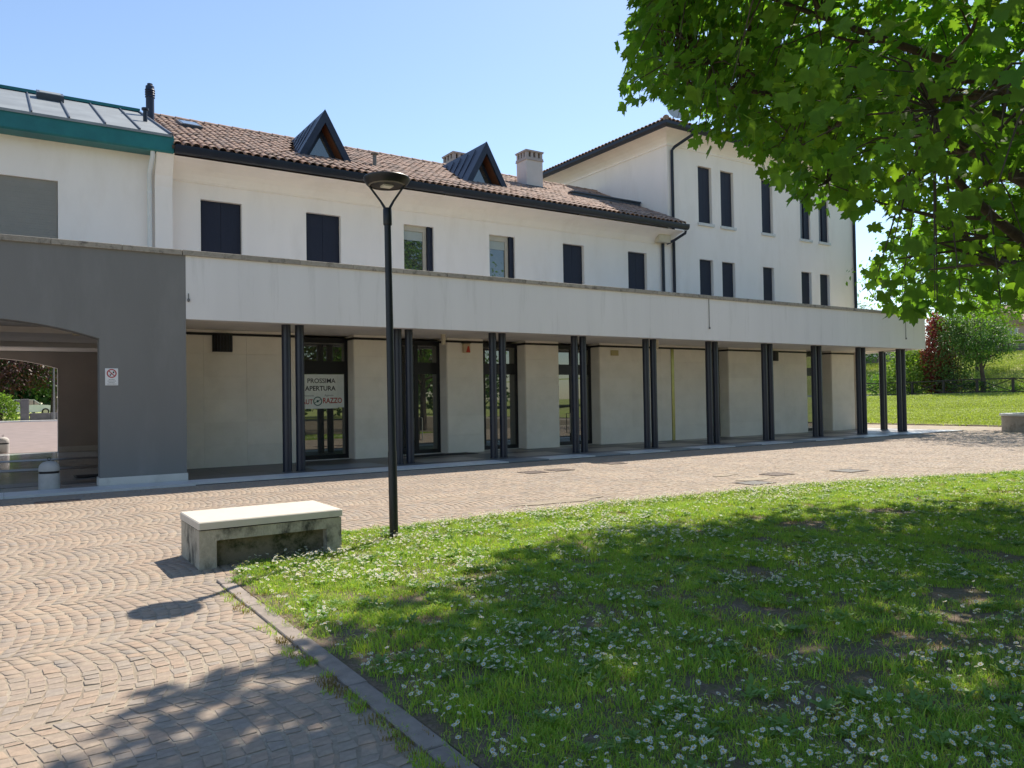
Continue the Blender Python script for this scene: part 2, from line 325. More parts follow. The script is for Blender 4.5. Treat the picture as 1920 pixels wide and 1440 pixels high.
# ---- cobbles: bands 1.45 m wide, each filled with arched rows
def cobbles():
    Wd = 1.35; p = .092; quads = []; rad = Wd/2/math.sin(R(23))
    for k in range(-1, 15):
        yc = 1.2+k*Wd
        xs = np.arange(-9, 38, p)
        for s in xs:
            half = math.asin(Wd/2/rad*.99); nst = 13+(random.random() < .5); off = random.uniform(-.25, .25)
            ang = np.linspace(-half, half, nst+1); ang[1:-1] += off*(ang[1]-ang[0])
            ang[1:-1] += rng.normal(0, .0080, nst-1); s = s+.03*math.sin(s*1.7+k*2.1)
            ss = s+(.05 if k % 2 else 0)+.02*math.sin(3.1*s+k)
            cx = ss-rad*math.cos(half)
            mx, my = cx+rad, yc
            if not inview(np.array([mx-.2, my, 0.]), 700): continue
            for i in range(nst):
                a0, a1 = ang[i], ang[i+1]
                g0 = .0045
                # rows are shifted copies, so stones thin towards the band edges
                x00, y00 = cx+rad*math.cos(a0), yc+rad*math.sin(a0); x01, y01 = cx+rad*math.cos(a1), yc+rad*math.sin(a1)
                quads.append((x00, y00, x01, y01))
    Q = np.array(quads)
    n = len(Q); d = .0052
    th = p
    # corners: a(back start) b(back end) c(front end) dd(front start)
    a = np.stack([Q[:, 0], Q[:, 1]], 1); b_ = np.stack([Q[:, 2], Q[:, 3]], 1)
    c = b_+[th, 0]; e = a+[th, 0]
    C = np.stack([a, b_, c, e], 1)                              # n,4,2
    ctr = C.mean(1, keepdims=True)
    ca = np.linalg.norm(b_-a, axis=1)
    # inset by the joint, then unevenness
    edge = C-ctr; ln = np.linalg.norm(edge, axis=2, keepdims=True); C = ctr+edge*(1-(d*1.35)/ln)
    C = C+rng.normal(0, .0060, C.shape)
    C = ctr+(C-ctr)*rng.uniform(.90, 1.03, (n, 1, 1))
    ok = ~inside(ctr[:, 0, 0], ctr[:, 0, 1], LAWN) & (ctr[:, 0, 1] < 16.12) & ~((ctr[:, 0, 0] > 1.55) & (ctr[:, 0, 1] < 7.36) & (ctr[:, 0, 0] < 1.9)) & (ctr[:, 0, 0] < 37.4)
    ok &= inview(np.stack([ctr[:, 0, 0], ctr[:, 0, 1], ctr[:, 0, 0]*0], 1), 500)
    for gx0, gx1, gy0, gy1 in GRATES: ok &= ~((ctr[:, 0, 0] > gx0-.05) & (ctr[:, 0, 0] < gx1+.05) & (ctr[:, 0, 1] > gy0-.04) & (ctr[:, 0, 1] < gy1+.04))
    C = C[ok]; ctr = ctr[ok]; n = len(C)
    h = rng.normal(.0036, .0012, n)[:, None]+rng.normal(0, .0007, (n, 4)); h = np.clip(h, .001, .009)
    # octagonal-ish rounding of the top: 4 base, 4 shoulder, 4 top
    base = np.concatenate([C, np.full((n, 4, 1), -.01)], 2)
    sh = np.concatenate([ctr+(C-ctr)*.985, (h-.0016)[:, :, None]], 2)
    top = np.concatenate([ctr+(C-ctr)*.92, h[:, :, None]], 2)
    V = np.concatenate([base, sh, top], 1)                       # n,12,3
    f = []
    for k0 in (0, 4):
        for i in range(4): f.append((k0+i, k0+(i+1) % 4, k0+4+(i+1) % 4, k0+4+i))
    f.append((8, 9, 10, 11)); f = np.array(f)[:, ::-1]
    # orientation: rows built counter-clockwise or not, make the tops face up
    t = V[:, 8:12]; nz = np.cross(t[:, 1]-t[:, 0], t[:, 3]-t[:, 0])[:, 2]
    flip = np.mean(nz) > 0
    F1 = f[:, ::-1] if flip else f
    tint = np.clip(rng.random(n)*.7+.3*vnoise(ctr[:, 0, 0], ctr[:, 0, 1], .8, 3), 0, 1)
    P3 = np.concatenate([ctr[:, 0], np.zeros((n, 1))], 1); iv = inview(P3, 0); dist = np.linalg.norm(P3-CAM, axis=1)+np.where(iv, 0, 1e4)
    order = np.argsort(dist); near = order[:300]; rest = order[300:]
    for i in near:
        vv = V[i]; cc = ctr[i, 0]; me = bpy.data.meshes.new('cobblestone')
        me.from_pydata((vv-np.array([cc[0], cc[1], 0])).tolist(), [], [tuple(int(q) for q in x) for x in F1]); me.materials.append(MATS['cobble'])
        me.attributes.new('tint', 'FLOAT', 'FACE').data.foreach_set('value', [float(tint[i])]*len(F1))
        link('cobblestone', me, pave, (cc[0], cc[1], 0))
    VV = V[rest].reshape(-1, 3); FF = (np.arange(len(rest))[:, None, None]*12+F1[None]).reshape(-1, 4)
    o = np_mesh('cobblestones', VV, FF, 'cobble', pave, np.repeat(tint[rest], len(F1))); tag(o, kind='stuff')
    print('cobbles', n)
GRATES = [(.42, 1.1, 14.95, 15.2), (9.35, 9.85, 13.55, 14.05), (10.1, 10.6, 13.6, 14.1), (12.1, 12.6, 14.1, 14.6), (12.7, 13.25, 9.85, 10.3), (11.1, 11.7, 9.1, 9.6), (14.3, 14.9, 9.3, 9.8)]
cobbles()
def grate(i, lab):
    x0, x1, y0, y1 = GRATES[i]; t = thing('drain_cover', ((x0+x1)/2, (y0+y1)/2, 0), lab, 'drain cover', 'metal covers set in the paving')
    m = MB(); w_ = .03
    m.box(x0, x1, y0, y0+w_, -.02, .013); m.box(x0, x1, y1-w_, y1, -.02, .013); m.box(x0, x0+w_, y0+w_, y1-w_, -.02, .013); m.box(x1-w_, x1, y0+w_, y1-w_, -.02, .013); m.build('rim', 'iron', t)
    m = MB()
    if i == 0:
        x = x0+.045
        while x < x1-.045: m.box(x, x+.02, y0+w_, y1-w_, -.02, .010); x += .036
        m.build('bars', 'iron', t)
    else:
        m.box(x0+w_+.004, x1-w_-.004, y0+w_+.004, y1-w_-.004, -.02, .008)
        for k in range(4):
            yy = y0+w_+.04+k*(y1-y0-.14)/3; m.box(x0+.06, x1-.06, yy, yy+.025, .008, .012)
        m.build('plate', ['iron', 'grate_grey'][i in (5, 6)], t)
for i, lb in enumerate(['slotted drain grate in the paving in front of the grey arch', 'square rusty cover in the paving, left of the pair before the third columns', 'square rusty cover in the paving, right one of the pair before the third columns',
                        'small rusty cover in the paving nearest the portico step', 'worn rusty cover in the paving midway between portico and lawn edge', 'grey cover in the paving beside the daisy covered lawn edge', 'pale grey cover farthest right near the lawn edge']): grate(i, lb)

# ---- sandy dirt washed onto the paving near the lawn edge
b = MB()
for k, (x, y, a, c) in enumerate([(7.2, 9.6, .8, .16), (11.9, 9.75, .5, .16), (12.0, 10.6, .35, .1)]):
    b.add([(x+a*(1+.25*math.sin(3*t+k))*math.cos(t), y+c*(1+.3*math.sin(4*t+k))*math.sin(t), .0115) for t in np.linspace(0, 2*math.pi, 30)[:-1]], [tuple(range(29))])
tag(b.build('sand_patches', 'joint_sand', pave), kind='stuff')

# ================================================================== PORTICO FLOOR (part of the portico below)
portico = thing('portico', (17.3, 17.03, 0), 'long flat roofed portico with white parapet and paired navy columns', 'portico')
floor = MB().box(3.16, 32.9, 16.16, 20.6, -.05, .018).build('floor', 'floor_dark', portico)
COLX = [5.57+2.785*k for k in range(10)]
def slab(x0, x1, y0, y1, m, z=.036):
    MB().box(x0+.003, x1-.003, y0+.003, y1-.003, .0, z+random.uniform(-.0008, .0008)).build('floor_slab', m, floor, tint=random.random())
x = -3.2
edges = [-3.2, -1.6, 0, 1.6, 3.16, 4.3]
for i in range(len(COLX)): edges += [COLX[i]-.62, COLX[i]+.62, COLX[i]+1.39]
edges = sorted(e for e in edges if e < 32.4)+[32.6]
for a, c in zip(edges[:-1], edges[1:]):
    mid = (a+c)/2; near = min(abs(mid-cx) for cx in COLX) < .3
    slab(a, c, 16.16, 16.95, 'floor_blue' if near and mid > 9 else 'floor_white', .045)
bands = [(3.16, COLX[0]-.5)]+[(COLX[i]-.5, COLX[i]+.5) for i in range(10)]
for i in range(10):
    cx = COLX[i]
    for y0, y1 in ((16.95, 17.9), (17.9, 18.9), (18.9, 20.42)): slab(cx-.5, cx+.5, y0, y1, 'floor_dark')
    nx = COLX[i+1]-.5 if i < 9 else 32.8
    for k, (y0, y1) in enumerate(((16.95, 17.45), (17.45, 18.65), (18.65, 19.2), (19.2, 20.42))):
        m = 'floor_beige' if k in (1, 3) else 'floor_dark'
        if i < 1: m = 'floor_dark' if k != 1 else 'floor_blue'
        xm = (cx+.5+nx)/2; slab(cx+.5, xm, y0, y1, m); slab(xm, nx, y0, y1, m)
for y0, y1 in ((16.95, 18), (18, 19.1), (19.1, 20.42)):
    for a, c in ((3.16, 4.1), (4.1, 5.07)): slab(a, c, y0, y1, 'floor_dark')

# ================================================================== PORTICO
# parapet fascia with its end returning at the right
ER = [(31.5, 17.03), (32.75, 21.6)]
m = MB()
m.box(3.163, 31.35, 17.03, 17.28, 3.37, 4.69)
m.add([(31.35, 17.03, 3.37), (31.5, 17.03, 3.37), (32.75, 21.6, 3.37), (32.5, 21.6, 3.37), (31.35, 17.28, 3.37)]+[(31.35, 17.03, 4.69), (31.5, 17.03, 4.69), (32.75, 21.6, 4.69), (32.5, 21.6, 4.69), (31.35, 17.28, 4.69)],
      [(0, 1, 6, 5), (1, 2, 7, 6), (2, 3, 8, 7), (3, 4, 9, 8), (5, 6, 7, 8, 9), (4, 3, 2, 1, 0)])
m.build('parapet', 'parapet_plaster', portico)
m = MB(); m.add([(3.17, 17.28, 3.43), (31.35, 17.28, 3.43), (32.5, 21.6, 3.43), (3.17, 21.6, 3.43), (3.17, 17.28, 4.1), (31.35, 17.28, 4.1), (32.5, 21.6, 4.1), (3.17, 21.6, 4.1)],
                [(3, 2, 1, 0), (4, 5, 6, 7), (0, 1, 5, 4), (1, 2, 6, 5), (2, 3, 7, 6), (3, 0, 4, 7)]); m.build('slab', 'soffit_plaster', portico)
# coping stones
x = 3.1
while x < 31.3:
    ln = min(random.uniform(1.15, 1.3), 31.56-x)
    if 31.56-x-ln < .4: ln = 31.56-x
    MB().cbox(x+.003, x+ln-.003, 16.985, 17.33, 4.69+.001, 4.80+random.uniform(-.004, .004), .008).build('coping_stone', 'coping_stone', portico, tint=random.random()); x += ln
for k in range(4):
    a = k/4; c = (k+1)/4; p0 = [ER[0][i]+(ER[1][i]-ER[0][i])*a for i in (0, 1)]; p1 = [ER[0][i]+(ER[1][i]-ER[0][i])*c for i in (0, 1)]
    if k == 0: p0 = [31.585, 17.335]
    m = MB(); m.add([(p0[0]-.26, p0[1], 4.691), (p0[0]+.05, p0[1], 4.691), (p1[0]+.05, p1[1]-.004, 4.691), (p1[0]-.26, p1[1]-.004, 4.691)]+[(p0[0]-.26, p0[1], 4.8), (p0[0]+.05, p0[1], 4.8), (p1[0]+.05, p1[1]-.004, 4.8), (p1[0]-.26, p1[1]-.004, 4.8)],
                    [(3, 2, 1, 0), (4, 5, 6, 7), (0, 1, 5, 4), (1, 2, 6, 5), (2, 3, 7, 6), (3, 0, 4, 7)]); m.build('coping_stone', 'coping_stone', portico, tint=random.random())
# rain spout rods on the parapet
for xr, z1 in ((18.77, 4.69), (30.05, 4.69), (3.21, 3.9)):
    m = MB(); m.tube([(xr, 17.015, z1), (xr, 17.015, 3.80)], .010, 6); m.lathe([(.012, 0), (.026, -.02), (.026, -.06), (.01, -.075)], (xr, 17.005, 3.80), 8); m.build('rain_rod', 'grate_grey', portico, 40)
# paired columns
def colpair(cx, cy, ang=0):
    for s in (-.155, .155):
        x, y = cx+s*math.cos(ang), cy+s*math.sin(ang)
        m = MB(); m.lathe([(.102, .03), (.102, 3.39)], (x, y, 0), 20); m.lathe([(.112, .03), (.112, .05), (.103, .055)], (x, y, 0), 20); m.build('column', 'navy_metal', portico, 40)
for cx in COLX: colpair(cx, 17.6)
colpair(31.75, 19.05, R(15))
# black trim at the head of the shop wall is part of the building
def ring_lamp(x, y, z1, lab, h=.27, r=.06):
    t = thing('downlight', (x, y, z1), lab, 'light', 'cream cylinder downlights'); m = MB()
    m.lathe([(r, 0), (r, -h), (r*.9, -h-.004), (r*.85, -h+.02)], (x, y, z1), 16); m.build('housing', 'beige_box', t, 40)
    MB().lathe([(r*1.15, 0.002), (r*1.15, -.015)], (x, y, z1), 16).build('mount_plate', 'beige_box', t, 40)

# ================================================================== TWO STOREY BUILDING
bldg = thing('white_building', (11.7, 20, 0), 'long two storey white building with tiled roof, navy shutters and dormers', 'building')
# ---- ground floor: stone clad piers and walls between glazed openings
YW, YR_ = 19.95, 20.4
SOLID = [(3.17, 6.38), (8.0, 9.3), (10.88, 12.11), (13.67, 14.95), (16.67, 21.74), (23.0, 27.75), (29.45, 31.05)]
OPEN = [(6.38, 8.0), (9.3, 10.88), (12.11, 13.67), (14.95, 16.67), (21.74, 23.0), (27.75, 29.45)]
core = MB()
for a, c in SOLID: core.box(a+.02, c-.02, YW+.03, 20.7, .0, 3.425)
core.box(3.2, 31.3, 23.5, 23.7, 0, 3.425); core.box(31.06, 31.2, 20.72, 23.5, 0, 3.425)
gw = core.build('ground_floor_wall', 'clad_stone', bldg)
for a, c in SOLID:
    cuts = [a]
    nseg = max(1, round((c-a)/1.35)); cuts = [a+(c-a)*i/nseg for i in range(nseg+1)]
    if (a, c) == (3.17, 6.38): cuts = [3.17, 4.1, 5.13, 6.38]
    if (a, c) == (16.67, 21.74): cuts = [16.67, 18.1, 19.5, 19.97, 20.13, 21.74]
    if (a, c) == (23.0, 27.75): cuts = [23.0, 24.85, 26.0, 26.3, 27.75]
    zs = [.036, .57, 1.14, 1.71, 2.27, 2.84, 3.30]
    for x0, x1 in zip(cuts[:-1], cuts[1:]):
        if abs(x0-19.97) < .01: continue
        for z0, z1 in zip(zs[:-1], zs[1:]):
            dy = random.uniform(-.0015, .0015)
            MB().box(x0+.0015, x1-.0015, YW+dy, YW+.032, z0+.0015, z1-.0015).build('stone_panel', 'clad_stone', gw, tint=random.random())
    for z0, z1 in zip(zs[:-1], zs[1:]):      # the jambs
        if a > 4: MB().box(a-.012, a+.022, YW+.0335, YR_+.05, z0+.0015, z1-.0015).build('stone_panel', 'clad_stone', gw, tint=random.random())
        MB().box(c-.022, c+.012, YW+.0335, YR_+.05, z0+.0015, z1-.0015).build('stone_panel', 'clad_stone', gw, tint=random.random())
    m = MB(); m.box(a-.03, c+.03, YW-.03, YR_-.01, 3.30, 3.36); m.build('head_trim', 'black_trim', bldg)
    m = MB(); m.box(a-.005, c+.005, YW-.01, YR_-.03, 3.362, 3.428); m.build('head_band', 'soffit_plaster', bldg)
MB().box(19.985, 20.115, YW-.012, YW+.03, .036, 3.30).build('brass_cover_strip', 'brass', bldg)
# ---- shop doors: frame, transom light, leaf with glass
def shopdoor(a, c, kind):
    fr = MB(); y0, y1 = YR_, YR_+.07; zt = 3.36
    def bar(x0, x1, z0, z1, d=0): fr.box(x0, x1, y0-d, y1, z0, z1)
    bar(a+.012, a+.10, .03, zt); bar(c-.10, c-.012, .03, zt)
    bar(a+.10, c-.10, 3.22, zt); bar(a+.10, c-.10, 2.38, 2.72); bar(a+.10, c-.10, .03, .17)
    mids = []
    if kind in ('double', 'side'):
        mx = {'double': (a+c)/2, 'side': a+(c-a)*.80}[kind]; wd = {'double': .06, 'side': .08}[kind]
        bar(mx-wd, mx+wd, .17, 2.38, .004); bar(mx-wd*.9, mx+wd*.9, 2.72, 3.22, .002); mids = [(a+.10, mx-wd), (mx+wd, c-.10)]
    else: mids = [(a+.10, c-.10)]
    d = fr.build('shop_door', 'black_frame', bldg)
    for x0, x1 in mids:
        MB().box(x0, x1, y0+.025, y0+.035, .17, 2.38).build('pane', 'shop_glass', d)
        MB().box(x0, x1, y0+.025, y0+.035, 2.72, 3.22).build('pane', 'shop_glass', d)
    if kind == 'double':
        for s in (-.14, .14):
            xm = (a+c)/2+s
            MB().tube([(xm, y0, 1.1), (xm, y0-.07, 1.1), (xm, y0-.07, .45), (xm, y0, .45)], .013, 8).build('pull_handle', 'steel', d, 40)
    MB().box(a+.03, c-.03, y0-.14, y0-.004, .02, .052).build('threshold', 'light_stone', d)
    return d
KINDS = ['plain', 'double', 'plain', 'double', 'plain', 'plain']
for (a, c), k in zip(OPEN, KINDS): shopdoor(a, c, k)
# teal lettering film low in the fifth opening
m = MB(); m.box(22.45, 22.85, YR_+.02, YR_+.0235, .45, .78); m.box(22.5, 22.82, YR_+.02, YR_+.0235, .95, 1.12); m.build('window_film', 'teal_print', bldg)

# ---- first floor wall with openings
def wall_front(mb, x0, x1, z0, z1, y, depth, ops):
    xs = sorted({x0, x1, *[o[0] for o in ops], *[o[1] for o in ops]}); zs = sorted({z0, z1, *[o[2] for o in ops], *[o[3] for o in ops]})
    for xa, xb in zip(xs[:-1], xs[1:]):
        run = None
        for za, zb in zip(zs[:-1], zs[1:]):
            cx, cz = (xa+xb)/2, (za+zb)/2
            if any(o[0] < cx < o[1] and o[2] < cz < o[3] for o in ops):
                if run: mb.quad((xa, y, run[0]), (xb, y, run[0]), (xb, y, run[1]), (xa, y, run[1])); run = None
            else: run = (run[0], zb) if run else (za, zb)
        if run: mb.quad((xa, y, run[0]), (xb, y, run[0]), (xb, y, run[1]), (xa, y, run[1]))
    for a, c, e, f in ops:
        yb = y+depth
        mb.quad((a, y, e), (a, y, f), (a, yb, f), (a, yb, e)); mb.quad((c, y, e), (c, yb, e), (c, yb, f), (c, y, f))
        mb.quad((a, y, f), (c, y, f), (c, yb, f), (a, yb, f)); mb.quad((a, y, e), (a, yb, e), (c, yb, e), (c, y, e))
WIN2 = [(4.07, 5.06), (6.72, 7.68), (9.56, 10.52), (12.43, 13.37), (15.25, 16.13), (18.07, 18.95)]
YU = 20.0
m = MB(); wall_front(m, 3.2, 20.03, 4.1, 7.06, YU, .22, [(a, c, 5.0, 6.66) for a, c in WIN2])
m.box(3.2, 20.03, 20.5, 20.6, 4.1, 7.5); m.box(3.2, 20.03, 28.2, 28.4, 0, 7.5); m.box(3.2, 3.4, 20.62, 28.2, 3.43, 7.5); m.build('wall', 'white_plaster', bldg)
# flared eave under the gutter
def cove_prof():
    return [(0, 7.06), (.03, 7.12), (.10, 7.22), (.22, 7.31), (.40, 7.39), (.60, 7.44), (.66, 7.45)]
m = MB(); pr = cove_prof()
for (o0, z0), (o1, z1) in zip(pr[:-1], pr[1:]): m.quad((3.36, YU-.012-o0, z0), (20.15, YU-.012-o0, z0), (20.15, YU-.012-o1, z1), (3.36, YU-.012-o1, z1))
m.add([(20.15, YU-.012-o, z) for o, z in pr]+[(20.15, YU, 7.45), (20.15, YU, 7.06)], [tuple(range(len(pr)+2))])
m.quad((3.36, YU-.03, 7.045), (20.15, YU-.03, 7.045), (20.15, YU-.012, 7.06), (3.36, YU-.012, 7.06)); m.quad((3.36, YU-.03, 7.03), (20.15, YU-.03, 7.03), (20.15, YU-.03, 7.045), (3.36, YU-.03, 7.045)); m.quad((3.36, YU-.03, 7.03), (3.36, YU, 7.03), (20.15, YU, 7.03), (20.15, YU-.03, 7.03))
m.build('flared_eave', 'white_plaster', bldg)
def shutters(parent, a, c, e, f, y, n, name='window'):
    fr = MB(); t = .025
    fr.box(a, a+t, y+.14, y+.19, e, f); fr.box(c-t, c, y+.14, y+.19, e, f); fr.box(a+t, c-t, y+.14, y+.19, f-t, f); fr.box(a+t, c-t, y+.14, y+.19, e, e+t)
    w_ = fr.build(name, 'navy_shutter', parent)
    for k in range(n):
        x0 = a+t+.004+(c-a-2*t-.008)*k/n; x1 = a+t+.004+(c-a-2*t-.008)*(k+1)/n
        sh = MB(); sh.box(x0+.003, x1-.003, y+.105, y+.135, e+.01, f-.012); sh.build('shutter', 'navy_shutter', w_)
    return w_
for i in (0, 1, 4, 5): shutters(bldg, *WIN2[i], 5.0, 6.66, YU, 2)
for i in (2, 3):                                   # the two windows with shutters folded back
    a, c = WIN2[i]; xs_ = c-.2
    fr = MB(); y0 = YU+.10
    fr.box(a, a+.03, y0, y0+.08, 5.0, 6.66); fr.box(a+.03, xs_, y0, y0+.08, 6.50, 6.66); fr.box(xs_-.10, xs_, y0+.002, y0+.08, 5.0, 6.50); fr.box(a+.03, xs_-.10, y0, y0+.08, 5.0, 5.06)
    w_ = fr.build('window', 'cream_frame', bldg)
    MB().box(a+.03, xs_-.10, y0+.05, y0+.06, 5.06, 6.5).build('pane', 'dark_glass', w_)
    MB().box(a+.032, xs_-.102, y0+.035, y0+.044, 6.24, 6.498).build('roller_blind', 'blind_fabric', w_)
    for k in range(2): MB().box(xs_+.01+k*.1, xs_+.095+k*.1, YU+.03+.04*k, YU+.20, 5.0, 6.655).build('shutter', 'navy_shutter', w_)
# ---- gutter, downpipes
m = MB(); gp = [(19.36, 7.66), (19.36, 7.55), (19.33, 7.48), (19.26, 7.455), (19.17, 7.48), (19.14, 7.55), (19.14, 7.67), (19.16, 7.67), (19.16, 7.56), (19.2, 7.50), (19.26, 7.48), (19.31, 7.5), (19.335, 7.56), (19.335, 7.66)]
m.prism([(19.355, 7.65), (19.355, 7.57), (19.32, 7.495), (19.25, 7.468), (19.17, 7.495), (19.135, 7.57), (19.135, 7.66)], 'x', 3.36, 20.22); m.build('gutter', 'gutter_metal', bldg, 40)
m = MB(); m.tube([(20.12, 19.24, 7.45), (20.12, 19.26, 7.36), (19.9, 19.6, 7.14), (19.86, 19.9, 7.08)], .05, 10); m.build('gutter_outlet', 'gutter_metal', bldg, 40)
m = MB(); m.tube([(19.68, 19.93, 7.08), (19.68, 19.93, 4.1)], .055, 10); m.build('downpipe', 'gutter_metal', bldg, 40)
m = MB(); m.cbox(19.3, 19.84, 19.68, 19.99, 7.07, 7.34, .03); m.build('hopper_box', 'beige_box', bldg)
# ---- roof tiles
def tile_template(L=.42, r0=.100, r1=.080, th=.016, seg=6):
    v = []; f = []
    for (yy, r) in ((0, r0), (L, r1)):
        for k in range(seg+1):
            a = math.pi*k/seg; v.append((r*math.cos(a), yy, r*.78*math.sin(a)))
    for k in range(seg): f.append((k, k+1, seg+2+k, seg+1+k))
    n = len(v)
    for k in range(seg+1):
        a = math.pi*k/seg; v.append(((r0-th)*math.cos(a), .0, (r0-th)*.78*math.sin(a)))
    for k in range(seg): f.append((n+k, n+k+1, k+1, k))
    for k in range(seg+1):                                 # underside a little way in
        a = math.pi*k/seg; v.append(((r0-th)*math.cos(a), .12, (r0-th)*.74*math.sin(a)))
    m2 = n+seg+1
    for k in range(seg): f.append((m2+k, m2+k+1, n+k+1, n+k))
    return np.array(v), np.array(f)
TV, TF = tile_template()
def tile_mesh(tint):
    me = bpy.data.meshes.new('roof_tile'); me.from_pydata(TV.tolist(), [], TF.tolist()); me.materials.append(MATS['roof_tile'])
    me.attributes.new('tint', 'FLOAT', 'FACE').data.foreach_set('value', [tint]*len(TF)); me.polygons.foreach_set('use_smooth', [True]*len(TF)); me.set_sharp_from_angle(angle=R(40)); return me
TILE_ME = [tile_mesh(i/11) for i in range(12)]
def tile_field(roof, P, Rm, nind):
    """P positions, Rm (3,3) columns across/along/normal; the nind largest in view become objects of their own"""
    P = np.asarray(P); n = len(P); tn = rng.random(n); jit = rng.normal(0, .02, n)
    dist = np.linalg.norm(P-CAM, axis=1)+np.where(inview(P, 20), 0, 1e4); order = np.argsort(dist); near, rest = order[:nind], order[nind:]
    M4 = Matrix([[*Rm[i], 0] for i in range(3)]+[[0, 0, 0, 1]]); off = wloc(roof)
    for i in near:
        o = link('roof_tile', TILE_ME[int(tn[i]*11.99)], roof)
        o.rotation_euler = (M4 @ Matrix.Rotation(jit[i], 4, 'Z')).to_euler(); o.location = Vector(P[i])-off
    if len(rest):
        c, s = np.cos(jit[rest]), np.sin(jit[rest]); Z = np.zeros_like(c)
        J = np.stack([np.stack([c, -s, Z], 1), np.stack([s, c, Z], 1), np.stack([Z, Z, Z+1], 1)], 1)
        V = np.einsum('ij,njk,mk->nmi', Rm, J, TV)+P[rest][:, None]
        F = np.arange(len(rest))[:, None, None]*len(TV)+TF[None]
        o = np_mesh('roof_tiles', V.reshape(-1, 3), F.reshape(-1, 4), 'roof_tile', roof, np.repeat(tn[rest], len(TF)), smooth=True); tag(o, kind='stuff')
        o.data.set_sharp_from_angle(angle=R(40))
EY, EZ, SL = 19.17, 7.66, .4547; RY = 24.0; RZ = EZ+SL*(RY-EY); TH = math.atan(SL)
def roofz(y): return EZ+SL*(y-EY)
m = MB(); m.add([(3.3, EY+.05, EZ-.01), (20.15, EY+.05, EZ-.01), (20.15, RY, RZ), (3.3, RY, RZ), (3.3, 28.9, EZ), (20.15, 28.9, EZ)]+[(3.3, EY+.05, EZ-.09), (20.15, EY+.05, EZ-.09), (20.15, RY, RZ-.12), (3.3, RY, RZ-.12), (3.3, 28.9, EZ-.1), (20.15, 28.9, EZ-.1)],
      [(0, 1, 2, 3), (3, 2, 5, 4), (6, 9, 8, 7), (9, 10, 11, 8), (0, 6, 7, 1), (0, 3, 9, 6), (3, 4, 10, 9), (4, 5, 11, 10), (1, 7, 8, 2), (2, 8, 11, 5)])
roof = m.build('roof', 'tile_bed', bldg)
DORM = [7.47, 12.72]; DY, DZ = 20.62, 9.66
P = []
for k in range(int((RY-EY)/math.cos(TH)/.335)+1):
    s = k*.335-.03; y = EY+s*math.cos(TH); z = EZ+s*math.sin(TH)
    for j in range(83):
        x = 3.42+j*.2015
        if any(abs(x-c) < .92*(DZ-roofz(y+.1))/(DZ-roofz(DY))-.02 and y+.2 > DY for c in DORM): continue
        P.append((x+rng.normal(0, .006), y+rng.normal(0, .008), z+.012+rng.normal(0, .004)+.016*(1 if k else 0)))
Rm = np.array([[1, 0, 0], [0, math.cos(TH), -math.sin(TH)], [0, math.sin(TH), math.cos(TH)]])
tile_field(roof, P, Rm, 300)
# ridge tiles
m = MB()
x = 3.4
while x < 20:
    vs = []; fs = []
    for xx, r in ((x, .13), (x+.44, .11)):
        for k in range(7): a = math.pi*k/6; vs.append((xx, RY+r*math.cos(a), RZ+.04+r*.8*math.sin(a)))
    for k in range(6): fs.append((k, k+1, 8+k, 7+k))
    m.add(vs, fs); x += .40
tag(m.build('ridge_tiles', 'roof_tile', roof, 40, tint=.6), kind='stuff')
# roof windows, long flashing, vents
def roof_window(x, y, wx, wy, parent, zf, th, mats=('dark_seam', 'dark_glass')):
    z = zf(y); c, s = math.cos(th), math.sin(th)
    def P3(a, b_, h): return (x+a, y+b_*c-h*s, z+b_*s+h*c)
    def ob(a0, a1, b0, b1, h0, h1, mb):
        vs = [P3(a, b_, h) for h in (h0, h1) for a, b_ in ((a0, b0), (a1, b0), (a1, b1), (a0, b1))]
        mb.add(vs, [(0, 3, 2, 1), (4, 5, 6, 7), (0, 1, 5, 4), (1, 2, 6, 5), (2, 3, 7, 6), (3, 0, 4, 7)])
    m = MB(); ob(0, wx, 0, wy, 0, .16, m); o = m.build('roof_window', mats[0], parent)
    m = MB(); ob(.06, wx-.06, .06, wy-.06, .162, .17, m); m.build('pane', mats[1], o)
roof_window(4.05, 22.3, .55, .85, bldg, roofz, TH)
m = MB(); m.box(16.75, 19.95, 21.35, 21.47, roofz(21.35)-.1, roofz(21.35)+.20); m.box(16.7, 19.96, 21.30, 21.55, roofz(21.35)+.202, roofz(21.35)+.25); m.build('roof_upstand', 'dark_seam', bldg)
m = MB(); m.lathe([(.055, -.2), (.055, .38), (.11, .40), (.11, .43)], (9.0, 20.7, roofz(20.7)), 12); m.build('vent_pipe', 'grate_grey', bldg, 40)
